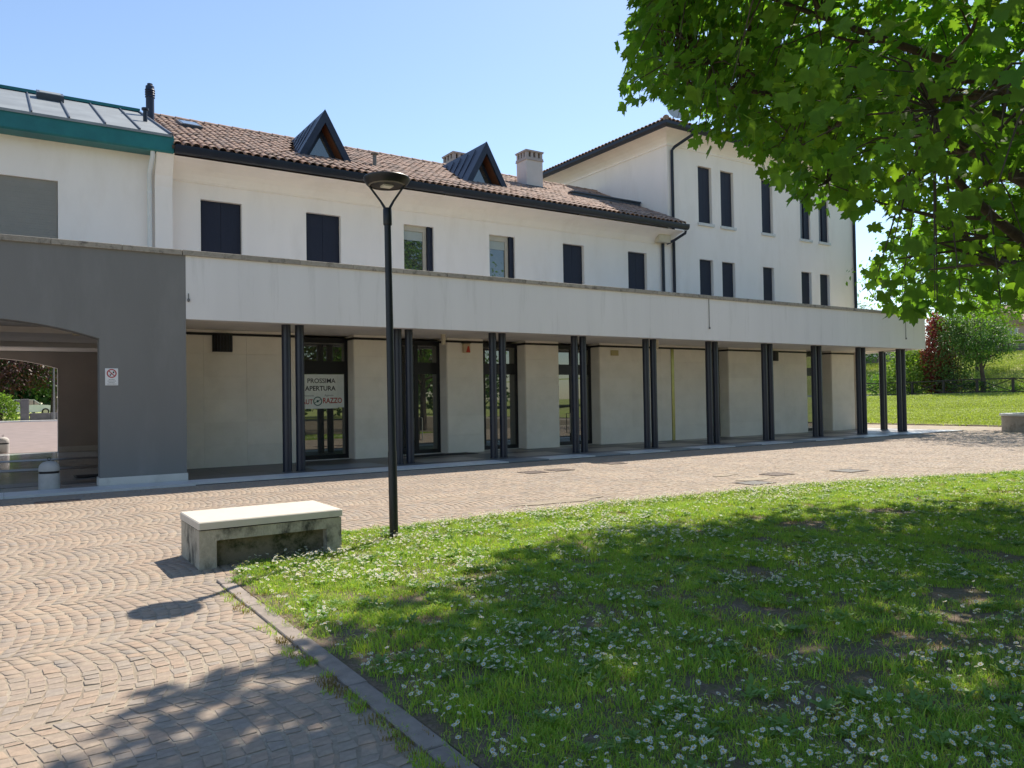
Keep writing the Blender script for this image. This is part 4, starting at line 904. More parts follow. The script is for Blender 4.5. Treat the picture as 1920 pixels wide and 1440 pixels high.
def frames(nrm, tip):
    nrm = nrm/np.linalg.norm(nrm, axis=1, keepdims=True); tip = tip-nrm*np.sum(tip*nrm, 1, keepdims=True); tip /= np.linalg.norm(tip, axis=1, keepdims=True)+1e-9
    return np.stack([np.cross(tip, nrm), tip, nrm], 2)
def leaf_mesh(name, T, P, Fr, S, m, parent, tint):
    TVv, TFf = T
    if TVv.ndim == 3: V = np.einsum('nij,nmj->nmi', Fr, TVv[rng.integers(0, len(TVv), len(P))])*S[:, None, None]+P[:, None]
    else: V = np.einsum('nij,mj->nmi', Fr, TVv)*S[:, None, None]+P[:, None]
    F = np.arange(len(P))[:, None, None]*TVv.shape[-2]+TFf[None]
    o = np_mesh(name, V.reshape(-1, 3), F.reshape(-1, 3), m, parent, np.repeat(tint, len(TFf))); tag(o, kind='stuff'); return o
def unit(n):
    v = rng.normal(size=(n, 3)); return v/np.linalg.norm(v, axis=1, keepdims=True)
def tree(x, y, zb, label, Rz, nclu, nleaf, size, leafm, T, zmin=None, group=None, spread=.42, trunk_r=.18, zlimb=(2.0, 4.5), nlimb=11, nind=0, name='maple_tree', hang=.35, shell=.45, seed=1, trim=None, extra=0):
    """trunk, limbs and twigs; leaves gathered in sprays round the twig ends. Rz: list of (height, radius) of the crown"""
    global rng
    rng = np.random.default_rng(seed); rr = random.Random(seed)
    t = thing(name, (x, y, zb), label, 'tree', group); zs, rs = zip(*Rz); top = zs[-1]
    wood = MB(); skel = []
    tp = [(x+.10*math.sin(1.3*k+seed)*k/5, y+.1*math.cos(1.7*k)*k/5, zb-.1+(top*.80-zb)*k/7) for k in range(8)]
    wood.tube(tp, [trunk_r*(1.25 if k == 0 else 1-.11*k) for k in range(8)], 12); skel += [Vector(p) for p in tp[2:]]
    for i in range(nlimb):
        z0 = zlimb[0]+(zlimb[1]-zlimb[0])*i/(nlimb-1)+rr.uniform(-.15, .15); a = i*2.4+rr.uniform(-.3, .3); z1 = z0+rr.uniform(.6, 2.8)
        f_ = np.clip((z0-tp[0][2])/(tp[-1][2]-tp[0][2])*7, 0, 6.99); b0 = Vector(tp[int(f_)]).lerp(Vector(tp[int(f_)+1]), f_ % 1)
        rad = np.interp(z1, zs, rs)*rr.uniform(.72, .92); pts = []; nn = 7
        for k in range(nn):
            u_ = k/(nn-1); pts.append(b0+Vector((math.cos(a+.25*math.sin(2*u_+i))*rad*u_, math.sin(a+.25*math.sin(2*u_+i))*rad*u_, (z1-z0)*(u_**.8)+.12*math.sin(5*u_+i))))
        if zmin: 
            df = max(0, max((zmin(q.x, q.y)+.3-q.z)/(k/(nn-1)) for k, q in enumerate(pts) if k > 1))
            if df > 2.2: continue
            for k in range(nn): pts[k].z += df*k/(nn-1)
        if trim:
            while len(pts) > 3 and not trim(np.array(pts[-1]))[0]: pts.pop()
            nn = len(pts)
        r0 = trunk_r*rr.uniform(.30, .42); wood.tube(pts, [r0*(1-.85*k/(nn-1)) for k in range(nn)], 8); skel += pts[1:]
        for j in range(6):
            k = 1+j % max(1, nn-2); p0 = pts[k]; a2 = a+rr.choice((-1, 1))*rr.uniform(.5, 1.2); ln = rad*rr.uniform(.25, .5); q = [p0]
            for w_ in range(1, 4): q.append(p0+Vector((math.cos(a2)*ln*w_/3, math.sin(a2)*ln*w_/3, ln*rr.uniform(-.05, .35)*w_/3)))
            if trim and not all(trim(np.array(e))[0] for e in q[1:]): continue
            wood.tube(q, [r0*.38, r0*.28, r0*.18, r0*.07], 6); skel += q[1:]
    if trim: skel = [q for q in skel if trim(np.array(q))[0]] or skel
    # sprays
    C = []
    while len(C) < nclu:
        n = nclu*4; z = rng.uniform(zs[0], top, n); rm = np.interp(z, zs, rs); u_ = np.sqrt(rng.uniform(shell*shell, 1, n)); a = rng.uniform(0, 2*math.pi, n)
        lump = 1+.10*np.sin(3*a+z*1.3+seed)+.07*np.sin(7*a-z*2.1)
        keep = rng.random(n) < np.interp(z, zs, rs)/max(rs)*(np.where(z < 5.4, .55, 1) if trim else 1)
        p = np.stack([x+rm*u_*lump*np.cos(a), y+rm*u_*lump*np.sin(a), z], 1)[keep]
        if zmin: p = p[p[:, 2] > np.array([zmin(q[0], q[1]) for q in p])]
        if trim: p = p[trim(p)]
        C += list(p)
    C = np.array(C[:nclu])
    if extra:                       # leaf sprays added high in the crown to make its ground shadow denser
        k = extra*6; gx = rng.uniform(-.3, 3.6, k); gy = rng.uniform(2.2, 6.4, k); zz = rng.uniform(6.4, 8.6, k); E = np.stack([gx+SHX*zz, gy+SHY*zz, zz], 1); E = E[trim(E)][:extra]; C = np.concatenate([C, E]); nclu = len(C)
    SK = np.array([tuple(s) for s in skel])
    tw = 0
    for c in C:
        d = np.linalg.norm(SK-c, axis=1); k = d.argmin()
        if .15 < d[k] < 2.2: p0, p1 = Vector(SK[k]), Vector(c); mid = p0.lerp(p1, .55)+Vector((0, 0, .12*d[k])); wood.tube([p0, mid, p1], [.014, .009, .004], 4, cap=False); tw += 1
    wood.build('trunk', 'bark', t, 50)
    n = nclu*nleaf; cc = np.repeat(C, nleaf, 0); off = rng.normal(0, 1, (n, 3))*[spread, spread, spread*.55]; P = cc+off
    if zmin: 
        zm = np.array([zmin(q[0], q[1]) for q in P])-.12; P[:, 2] = np.maximum(P[:, 2], zm+rng.uniform(0, .25, n))
    if trim: ok_ = trim(P, 7.); P = P[ok_]; n = len(P)
    out = P-np.array([x, y, (zs[0]+top)*.45]); out /= np.linalg.norm(out, axis=1, keepdims=True)
    nrm = np.array([0, 0, 1.])*.5+out*.55+unit(n)*.55; tip = out*.45+np.array([0, 0, -hang*2.4])+unit(n)*.6
    Fr = frames(nrm, tip); S = size*rng.uniform(.45, 1.2, n); tint = np.clip(rng.beta(2, 3, n)*.9+.25*(vnoise(P[:, 0]+P[:, 2], P[:, 1], 1.1, 5)-.4), 0, 1)
    tint = np.where(rng.random(n) < .004, 1., np.minimum(tint, .85))
    if nind:
        iv = inview(P, -20); sz = S/np.maximum(project(P)[2], .5)*np.where(iv, 1, 0); order = np.argsort(-sz); near = order[:nind]; rest = order[nind:]
        prot = []
        for q in range(8):
            tv, tf = maple_template(40+q); me = bpy.data.meshes.new('leaf'); me.from_pydata(tv.tolist(), [], tf.tolist()); me.materials.append(MATS[leafm])
            me.attributes.new('tint', 'FLOAT', 'FACE').data.foreach_set('value', [.1+.1*q]*len(tf)); prot.append(me)
        off_ = wloc(t)
        for i in near:
            o = link('leaf', prot[int(min(tint[i], .84)*9.4) % 8], t, Vector(P[i])-off_); o.rotation_euler = Matrix(Fr[i].tolist()).to_euler(); o.scale = (S[i],)*3
    else: rest = np.arange(n)
    leaf_mesh('crown', T, P[rest], Fr[rest], S[rest], leafm, t, tint[rest]); return t
MT = (np.stack([maple_template(k)[0] for k in range(9)]), maple_template(0)[1]); ST = simple_template()
# outline of the crown: how far its boughs reach over the square, and how far its shade reaches on the ground
REACH = [(700, -2500), (880, -60), (1185, -40), (1195, 0), (1178, 60), (1163, 175), (1205, 198), (1248, 192), (1288, 215), (1292, 258), (1350, 272), (1400, 285), (1440, 318), (1450, 342), (1480, 378), (1540, 385), (1600, 412), (1665, 422), (1695, 425), (1660, 468), (1618, 503), (1630, 545), (1660, 560), (1680, 582), (1730, 588), (1780, 578), (1830, 570), (1920, 578), (3600, 600), (3600, -2500)]
SHADE = [(-2.2, -12), (-1.2, 1), (-.4, 3.2), (.1, 3.95), (.6, 4.7), (1.25, 4.9), (1.9, 5.35), (2.6, 6.0), (3.3, 6.25), (4.4, 6.75), (5.75, 7.1), (8, 7.15), (9.7, 7.05), (10.9, 6.6), (12, 6.1), (13.3, 5.75), (16, 5.3), (24, 4.2), (24, -12)]
SHX, SHY = sdir.x/sdir.z, sdir.y/sdir.z
def crown_ok(P, j=0.):
    P = np.atleast_2d(P); x, y, z = project(P); jj = rng.normal(0, 1, (2, len(P)))*j
    vis = inside(x+jj[0], y+jj[1], REACH) | (z < 1.5)
    return vis & inside(P[:, 0]-SHX*P[:, 2], P[:, 1]-SHY*P[:, 2], SHADE)
def zmin1(X, Y): return float(np.clip(2.25-.5*(X-5.4)+.8*(Y-3.1), 2.25, 5.6))
tree(10.5, 4.2, 0, 'big maple whose leafy boughs hang into the upper right of the picture', [(2.2, 5.0), (5.6, 5.0), (6.4, 5.5), (7.2, 6.3), (8.3, 6.2), (9.3, 5.3), (10.3, 3.6), (11, .8)], 2450, 14, .140, 'maple_leaf', MT, zmin1, nind=300, trunk_r=.22, seed=11, zlimb=(2.3, 6.0), nlimb=14, trim=crown_ok, spread=.33, extra=200)
tree(18.8, 3.6, 0, 'second maple standing right of the lawn outside the frame', [(3.4, 3.0), (4.5, 4.4), (6, 5.0), (8, 4.4), (9.5, 2.5), (10.3, .5)], 420, 14, .19, 'maple_leaf', ST, nind=0, seed=12, spread=.5, name='maple_tree')
tree(PLX, PLY, .5, 'leafy tree growing in the round stone planter', [(4.8, 3.2), (5.6, 5.4), (6.6, 6.4), (8, 5.8), (9.4, 3.4), (10.2, .6)], 900, 14, .2, 'maple_leaf', ST, nind=0, seed=13, spread=.42, zlimb=(4.0, 6), name='maple_tree')
for i, (x, y, lb) in enumerate([(-8, -30, 'tree behind the viewpoint left of the lawn'), (5, -34, 'tree behind the viewpoint at the far side of the lawn'), (18, -31, 'tree behind the viewpoint beyond the shaded lawn'), (30, -27, 'tree behind the viewpoint at the right end of the lawn')]):
    tree(x, y, 0, lb, [(2.5, 3.5), (5, 5.6), (9, 6.6), (13, 5.6), (17, 3.2), (19, .6)], 640, 14, .6, 'leaf_mid', ST, seed=20+i, spread=.8, name='park_tree', group='trees behind the viewpoint')

# ================================================================== BACKGROUND, RIGHT
def terr(name, xs, zf, y0, y1, ny, m, ymap=None):
    xs = np.array(xs); ys = np.linspace(y0, y1, ny); V = []; F = []
    for i, xx in enumerate(xs):
        for yy in ys: V.append((xx, yy, zf(xx, yy)))
    for i in range(len(xs)-1):
        for j in range(ny-1): F.append((i*ny+j, (i+1)*ny+j, (i+1)*ny+j+1, i*ny+j+1))
    o = np_mesh(name, V, F, m, smooth=True); tag(o, kind='structure'); return o
def slope_z(X, Y): return float(.02+1.35*np.clip((X-37.9)/20, 0, 1)**.9+.05*math.sin(X*.6+Y*.4))
terr('grass_slope', np.linspace(37.6, 58.6, 24), slope_z, -20, 75, 60, 'far_turf')
MB().box(37.45, 37.62, -20, 42, -.05, .06).build('lawn_edging', 'kerb_stone', pave, tint=.3)
tag(terr('ditch', [58.6, 59.2, 63.5, 64.2], lambda X, Y: 1.36 if X < 59 else (.9 if X < 64 else 1.5), -20, 75, 10, 'ditch_stone'), kind='structure')
def bank_z(X, Y): return float(1.4+(3.15+.035*(45-Y))*np.clip((X-64.2)/10.8, 0, 1)**.85+.10*math.sin(X*.8+Y*.5))
terr('grass_bank', np.linspace(64.2, 75.4, 14), bank_z, -20, 75, 50, 'far_turf')
terr('hill', [75.4, 90, 140, 260], lambda X, Y: {75.4: 4.6, 90: 5.4, 140: 7.5, 260: 14}[round(float(X), 1)], -120, 240, 8, 'far_turf')
# timber fence along the top of the near slope
fence = thing('timber_fence', (58, 30, 1.3), 'dark timber fence with crossed braces between lawn and ditch', 'fence')
ys = [16+2.35*k for k in range(14)]
for i, yy in enumerate(ys):
    z0 = slope_z(58, yy); MB().box(57.93, 58.07, yy-.07, yy+.07, z0-.1, z0+1.12).build('post', 'timber_fence', fence)
    if i < len(ys)-1:
        y2 = ys[i+1]; z2 = slope_z(58, y2)
        for h0, h1 in ((1.02, 1.10), (.12, .18)): MB().add([(58+dx, q, zz+h) for q, zz in ((yy+.072, z0), (y2-.072, z2)) for h in (h0, h1) for dx in (-.05, .05)], [(0, 1, 3, 2), (4, 6, 7, 5), (0, 2, 6, 4), (1, 5, 7, 3), (2, 3, 7, 6), (0, 4, 5, 1)]).build('rail', 'timber_fence', fence)
        for (ha, hb) in ((.18, 1.02), (1.02, .18)):
            xo = .02 if ha < hb else -.02; MB().tube([(58+xo, yy+.07, z0+ha), (58+xo, y2-.07, z2+hb)], .03, 6).build('brace', 'timber_fence', fence)
# low stone wall and railing on top of the bank
fw = thing('bank_wall', (75.5, 40, 4.5), 'low dark stone wall along the top of the far bank', 'wall')
for k in range(12):
    y0 = 16+k*3.1; z0 = bank_z(75.4, y0); MB().cbox(75.45, 75.85, y0+.01, y0+3.09, z0-.5, z0+.62+.05*(k % 3), .03).build('stone_block', 'far_stone', fw)
fr = thing('bank_railing', (75.3, 35, 4.5), 'thin pale railing above the far bank', 'railing')
for k in range(16): z0 = bank_z(75.3, 14+k*2.4); MB().tube([(75.25, 14+k*2.4, z0-.1), (75.25, 14+k*2.4, z0+1.0)], .035, 5).build('post', 'far_rail', fr)
MB().tube([(75.25, 14+k*2.4, bank_z(75.3, 14+k*2.4)+1.0) for k in range(16)], .035, 5).build('top_rail', 'grate_grey', fr)
MB().tube([(75.25, 14+k*2.4, bank_z(75.3, 14+k*2.4)+.55) for k in range(16)], .03, 5).build('mid_rail', 'grate_grey', fr)
def house(x0, x1, y0, y1, z0, z1, zr, lab, wm, rm, nm='house'):
    h = thing(nm, ((x0+x1)/2, (y0+y1)/2, z0), lab, 'house'); MB().box(x0, x1, y0, y1, z0, z1).build('wall', wm, h); ym = (y0+y1)/2; e = .5
    m = MB(); m.add([(x0-e, y0-e, z1-.15), (x1+e, y0-e, z1-.15), (x1+e, ym, zr), (x0-e, ym, zr), (x1+e, y1+e, z1-.15), (x0-e, y1+e, z1-.15)], [(0, 1, 2, 3), (3, 2, 4, 5), (0, 3, 5), (1, 4, 2), (0, 5, 4, 1)]); m.build('roof', rm, h)
    for yy in np.arange(y0+1.2, y1-1.2, 2.6):
        w_ = MB().box(x0-.06, x0-.002, yy, yy+1.0, z0+2.3, z0+3.7).build('window', 'white_pipe', h); MB().box(x0-.08, x0-.061, yy+.08, yy+.92, z0+2.38, z0+3.62).build('pane', 'dark_glass', w_)
house(98, 108, 41, 50, 5.2, 9.4, 12.2, 'distant pink house glimpsed right of the shrubs', 'pink_wall', 'house_roof')
house(100, 110, 60, 68, 5.4, 10.6, 13.0, 'distant house roof just showing above the parapet', 'white_plaster', 'house_roof')
def bush(name, x, y, z0, label, m, rx, h, n, size, cat='shrub', stems=5, group=None, lo=.1, seed=0, T=None, m2=None, taper=.6):
    global rng
    rng = np.random.default_rng(100+seed); t = thing(name, (x, y, z0), label, cat, group); w_ = MB(); rr = random.Random(seed); tops = []
    for k in range(stems):
        a = k*2.4; r_ = rx*rr.uniform(.2, .6); pts = [(x+.06*math.cos(a), y+.06*math.sin(a), z0-.1), (x+r_*.4*math.cos(a), y+r_*.4*math.sin(a), z0+h*.4), (x+r_*math.cos(a), y+r_*math.sin(a), z0+h*rr.uniform(.75, .92))]
        w_.tube(pts, [.06, .04, .015], 5); tops.append(pts[2])
    w_.build('stems', 'bark', t)
    nc = max(12, n//28); u_ = rng.uniform(lo, 1, nc); a = rng.uniform(0, 2*math.pi, nc); pr_ = np.sin(np.clip(u_, 0, 1)**taper*math.pi*.92+.12)**.6
    C = np.stack([x+rx*pr_*np.sqrt(rng.uniform(.2, 1, nc))*np.cos(a), y+rx*pr_*np.sqrt(rng.uniform(.2, 1, nc))*np.sin(a), z0+h*u_], 1)
    P = np.repeat(C, n//nc, 0); P = P+rng.normal(0, 1, P.shape)*[.22*rx, .22*rx, .10*h*.6]; P[:, 2] = np.maximum(P[:, 2], z0+.05); k = len(P)
    Fr = frames(np.array([0, 0, .5])+unit(k), unit(k)); tint = np.clip(rng.random(k), 0, 1)
    o = leaf_mesh('foliage', T or ST, P, Fr, size*rng.uniform(.7, 1.3, k), m, t, tint)
    return t
bush('green_shrub', 60.2, 33.7, 1.1, 'broad light green shrub behind the timber fence beside the portico end', 'leaf_light', 2.1, 3.7, 7000, .18, seed=1)
bush('green_shrub', 61.0, 36.5, 1.1, 'darker green shrub behind the last portico columns', 'leaf_mid', 1.6, 1.9, 1800, .16, seed=8)
bush('red_shrub', 60.4, 31.8, 1.1, 'tall narrow dark red leaved shrub by the fence', 'leaf_red', 1.0, 6.2, 7500, .16, seed=2, taper=.75)
bush('olive_shrub', 60.2, 30.4, 1.1, 'tall olive green shrub between the red shrub and small tree', 'leaf_olive', 1.4, 6.2, 7000, .14, seed=3, taper=.75)
bush('purple_shrub', 60.8, 31.0, 1.1, 'low purplish shrub at the foot of the red one', 'leaf_purple', 1.2, 3.2, 1800, .14, seed=4)
bush('fence_shrub', 60.0, 25.2, 1.1, 'bright green low shrub behind the fence at the right edge', 'leaf_light', 1.5, 1.1, 1400, .15, seed=5)
bush('fence_shrub', 59.9, 28.6, 1.0, 'dark low shrub behind the fence under the small tree', 'leaf_dark', 1.5, 1.2, 1400, .14, seed=6)
tree(60.2, 28.4, 1.2, 'small round headed tree behind the timber fence', [(3.9, .9), (4.6, 1.9), (5.6, 2.1), (6.6, 1.5), (7.3, .4)], 190, 30, .16, 'leaf_mid', ST, seed=31, spread=.28, trunk_r=.2, zlimb=(3.2, 4.6), nlimb=7, name='small_tree', shell=.2)
tree(69, 33.0, 2.5, 'light green tree on the bank behind the shrubs', [(4.5, 1.0), (6, 2.4), (8, 2.8), (9.6, 2.0), (10.6, .4)], 120, 30, .22, 'leaf_light', ST, seed=32, spread=.4, trunk_r=.16, zlimb=(4.3, 7), nlimb=8, name='bank_tree', shell=.2)
tree(72, 45.5, 3.5, 'green tree rising just behind the right end of the tall block', [(5, 1.5), (7, 2.4), (9, 2.2), (10.4, 1.2), (10.9, .3)], 120, 30, .22, 'leaf_mid', ST, seed=33, spread=.4, trunk_r=.16, zlimb=(4.8, 7.5), nlimb=8, name='bank_tree', shell=.2)
tree(84, 41.0, 5, 'dark green tree far behind the bank railing', [(6, 1.5), (8, 3.2), (11, 3.4), (13, 2), (14, .4)], 130, 26, .3, 'leaf_dark', ST, seed=34, spread=.5, trunk_r=.2, zlimb=(6.5, 9), nlimb=8, name='bank_tree', shell=.2)
bush('bank_bush', 76.8, 33.6, 4.6, 'pale bush beside the bank railing at the right', 'leaf_light', 1.5, 2.0, 1300, .2, seed=9)
bush('bank_bush', 77.5, 47.5, 4.6, 'dark bush above the stone bank wall', 'leaf_dark', 3.0, 2.6, 1600, .25, seed=10)

# ================================================================== BACKGROUND THROUGH THE ARCH
def yard_z(X, Y): return float(.025+.62*np.clip((Y-34)/27, 0, 1))
ys_ = np.linspace(31.55, 61.5, 20); V = [(xx, yy, yard_z(xx, yy)) for xx in (-30, 14) for yy in ys_]; F = [(j, 20+j, 21+j, j+1) for j in range(19)]
tag(np_mesh('yard', V, F, 'asphalt'), kind='structure')
MB().box(-30, 14, 60.2, 61.6, .4, .70).build('yard_kerb', 'light_stone', tint=.6)['kind'] = 'structure'
MB().quad((-40, 61.6, .66), (14, 61.6, .66), (14, 110, .9), (-40, 110, .9)).build('park_lawn', 'far_turf')['kind'] = 'structure'
o = MB().cbox(.95, 1.45, 61.8, 62.3, .6, 2.15, .03).build('gate_pillar', 'wall_stone'); tag(o, 'square dark pillar beyond the arch beside the hedge', 'pillar')
lw_ = thing('low_wall', (4.7, 62, .6), 'low dark wall beyond the arch right of the pillar', 'wall')
for k in range(6): MB().cbox(1.5+k*1.2, 2.69+k*1.2, 61.9, 62.2, .6, 1.18+.02*(k % 2), .02).build('wall_block', 'wall_stone', lw_)
o = thing('lamp_post', (2.88, 61.3, .65), 'thin grey lamp post seen through the arch', 'lamp post'); MB().tube([(2.88, 61.3, .6), (2.88, 61.3, 4.9)], [.07, .045], 8).build('pole', 'grate_grey', o, 40); MB().tube([(2.88, 61.3, 4.9), (2.5, 61.3, 5.0)], [.05, .09], 8).build('lamp_head', 'grate_grey', o, 40)
for k, (xx, hh) in enumerate(((-.2, 1.8), (-1.6, 2.0), (-3.1, 1.9), (-4.7, 2.1))): bush('hedge_shrub', xx, 62.6, .6, ['light green hedge bush beside the pillar beyond the arch', 'hedge bush second from the pillar beyond the arch', 'hedge bush third from the pillar beyond the arch', 'hedge bush farthest from the pillar beyond the arch'][k], ['leaf_light', 'leaf_mid', 'leaf_mid', 'leaf_dark'][k], 1.05, hh, 1600, .15, group='hedge beyond the arch', seed=40+k)
tree(-.6, 67.5, .7, 'dark purple leaved tree seen through the arch', [(2.7, 2.0), (4, 3.4), (6, 3.8), (8, 3), (9.5, .6)], 330, 26, .24, 'leaf_purple', ST, seed=41, spread=.55, trunk_r=.2, zlimb=(2.5, 5), nlimb=9, name='purple_tree', shell=.25)
tree(3.3, 70.5, .7, 'green tree with dark trunk seen through the arch', [(2.9, 1.8), (4, 3.2), (6, 3.6), (8, 3), (9.5, .6)], 300, 26, .24, 'leaf_dark', ST, seed=42, spread=.45, trunk_r=.24, zlimb=(2.6, 5), nlimb=9, name='park_tree', shell=.25)
tree(-6.5, 72, .7, 'large dark green tree far left beyond the arch', [(2.2, 2.2), (4, 3.8), (6, 4.2), (9, 3), (11, .6)], 200, 26, .24, 'leaf_mid', ST, seed=43, spread=.5, trunk_r=.24, zlimb=(2.4, 5), nlimb=9, name='park_tree', shell=.25)
for k, xx in enumerate((-12, -4, 4.5, 11)): bush('boundary_bush', xx, 92+k, .8, ['wide dark bush far left in the park beyond the arch', 'wide dark bush behind the purple tree beyond the arch', 'wide dark bush behind the parked cars beyond the arch', 'wide dark bush far right in the park beyond the arch'][k], 'leaf_dark', 6.0, 11, 5200, .6, group='bushes closing the park', seed=50+k)
def car(x, y, z, lab, paint):
    t = thing('parked_car', (x, y, z), lab, 'car'); bodyp = [(-2.05, .28), (2.05, .28), (2.1, .62), (1.95, .86), (1.05, .95), (.45, 1.42), (-1.1, 1.45), (-1.85, 1.0), (-2.1, .9)]
    MB().prism([(x+a, z+b_) for a, b_ in bodyp], 'y', y-.82, y+.82).build('body', paint, t)
    MB().prism([(x+a, z+b_) for a, b_ in ((.92, .95), (.42, 1.36), (-.15, 1.38), (-.15, .95))], 'y', y-.835, y-.8205).build('window', 'dark_glass', t); MB().prism([(x+a, z+b_) for a, b_ in ((-.25, .95), (-.25, 1.38), (-1.05, 1.39), (-1.6, 1.0))], 'y', y-.835, y-.8205).build('window', 'dark_glass', t)
    for wx in (-1.3, 1.3):
        w_ = MB(); n = 16; w_.add([(x+wx+.31*math.cos(2*math.pi*k/n), yy, z+.31+.31*math.sin(2*math.pi*k/n)) for yy in (y-.86, y-.66) for k in range(n)], [tuple(range(n)), tuple(range(n, 2*n))]+[(k, (k+1) % n, n+(k+1) % n, n+k) for k in range(n)]); w_ = w_.build('wheel', 'tyre', t)
        MB().add([(x+wx+.19*math.cos(2*math.pi*k/n), y-.868, z+.31+.19*math.sin(2*math.pi*k/n)) for k in range(n)], [tuple(range(n))]).build('rim', 'steel', w_)
    MB().box(x+2.06, x+2.12, y-.7, y-.4, z+.62, z+.74).build('headlight', 'white_pipe', t)
car(1.9, 83, .85, 'white parked car glimpsed beyond the arch behind the pillar', 'car_white'); car(6.6, 83.5, .85, 'silver parked car glimpsed beyond the arch at the right', 'car_silver')

# ================================================================== GRASS
rng = np.random.default_rng(5)
def clump_mesh(seed, n, R_, h0, h1, w0, m='grass_blade', lean=.55, weeds=0):
    r = np.random.default_rng(seed); V = []; F = []; T_ = []; mi = []
    for i in range(n):
        a = r.uniform(0, 2*math.pi); q = R_*math.sqrt(r.random()); px, py = q*math.cos(a), q*math.sin(a); h = r.uniform(h0, h1); d = r.uniform(0, 2*math.pi); ln = h*r.uniform(.15, lean*2); wd = w0*r.uniform(.7, 1.3)
        dx, dy = math.cos(d), math.sin(d); sx, sy = -dy*wd/2, dx*wd/2; b = len(V)
        for f, hh, wk in ((0, 0, 1), (.3, .6, .85), (1, 1, .0)):
            cx, cy = px+dx*ln*f, py+dy*ln*f; z = h*hh*(1-.12*f)
            V += [(cx-sx*wk, cy-sy*wk, z), (cx+sx*wk, cy+sy*wk, z)]
        F += [(b, b+1, b+3, b+2), (b+2, b+3, b+5, b+4)]; tv = min(.8, max(0, r.beta(2, 3.2))); tv = 1. if r.random() < .05 else tv; T_ += [tv, min(1, tv+.06)]; mi += [0, 0]
    for i in range(weeds):                              # broad plantain leaves
        a = r.uniform(0, 2*math.pi); q = R_*.6*math.sqrt(r.random()); px, py = q*math.cos(a), q*math.sin(a)
        for j in range(6):
            d = j*1.05+r.uniform(-.2, .2); L_ = r.uniform(.03, .07); wd = L_*.34; dx, dy = math.cos(d), math.sin(d); sx, sy = -dy*wd/2, dx*wd/2; b = len(V)
            for f, hh, wk in ((.05, .0, .2), (.45, .55, 1), (.8, .75, .75), (1, .72, .05)): V += [(px+dx*L_*f-sx*wk, py+dy*L_*f-sy*wk, .012+L_*.75*hh), (px+dx*L_*f+sx*wk, py+dy*L_*f+sy*wk, .012+L_*.75*hh)]
            for k in range(3): F.append((b+2*k, b+2*k+1, b+2*k+3, b+2*k+2)); T_.append(.5); mi.append(1)
    me = bpy.data.meshes.new('clump'); me.from_pydata(V, [], F)
    for mm in (m, 'weed_leaf'): me.materials.append(MATS[mm])
    me.polygons.foreach_set('material_index', mi); me.attributes.new('tint', 'FLOAT', 'FACE').data.foreach_set('value', T_); me.update(); return me
kinds = [clump_mesh(k, 95, .125, .015, .048, .0042, weeds=0, lean=.8) for k in range(6)]+[clump_mesh(10+k, 70, .12, .015, .045, .0042, weeds=4, lean=.8) for k in range(3)]+[clump_mesh(20+k, 34, .10, .035, .095, .005, lean=.55) for k in range(2)]+[clump_mesh(30, 28, .12, .012, .04, .005, m='dry_grass')]
def lawn_points(n, m=120):
    x = rng.uniform(1.74, 20, n); y = rng.uniform(1.0, 9.0, n); ok = inside(x, y, LAWN); P = np.stack([x, y, np.full(n, .012)], 1); ok &= inview(P, m)
    return P[ok]
def bareness(P):
    b = np.zeros(len(P))
    for x, y, a, c in BARE:
        d = ((P[:, 0]-x)/(a*1.15))**2+((P[:, 1]-y)/(c*1.15))**2; b = np.maximum(b, np.clip((1.5-d)*(.35+1.1*vnoise(P[:, 0], P[:, 1], .11, 44)), 0, 1))
    b = np.maximum(b, np.clip((vnoise(P[:, 0], P[:, 1], .35, 9)*.7+vnoise(P[:, 0], P[:, 1], .12, 19)*.3-.60)*4, 0, .85)*(P[:, 1] < 7)); b = np.maximum(b, np.clip(.6-(P[:, 0]-1.72)*2.5, 0, .55)); return b
P = lawn_points(17000); bn = bareness(P); P = P[rng.random(len(P)) > bn*.97]; n = len(P); bn = bareness(P)
tall_ = vnoise(P[:, 0], P[:, 1], .7, 21); edge = (P[:, 1] > 8.55-.0*(P[:, 0]))
idx = rng.integers(0, 6, n); idx = np.where(rng.random(n) < .13, rng.integers(6, 9, n), idx); idx = np.where((tall_ > .60) & (rng.random(n) < .14), rng.integers(9, 11, n), idx); idx = np.where(rng.random(n) < .10+.5*bn, 11, idx)
instancer('grass', kinds, P, np.stack([rng.normal(0, .08, n), rng.normal(0, .08, n), rng.uniform(0, 6.28, n)], 1), rng.uniform(.75, 1.2, n)*(.85+.3*tall_), idx)
print('grass clumps', n)
# weeds in the joint between kerb and cobbles
yy = np.concatenate([rng.uniform(1.2, 4.9, 170), rng.uniform(4.9, 7.3, 40)]); P = np.stack([1.55+rng.normal(0, .028, len(yy)), yy, np.full(len(yy), .004)], 1); P = P[vnoise(P[:, 0]*0, P[:, 1], .25, 4) > .42]; n = len(P)
instancer('joint_weeds', [clump_mesh(60, 26, .045, .012, .04, .004), clump_mesh(61, 22, .05, .01, .03, .0045, m='dry_grass')], P, np.stack([P[:, 0]*0, P[:, 0]*0, rng.uniform(0, 6.28, n)], 1), rng.uniform(.7, 1.3, n), rng.integers(0, 2, n))
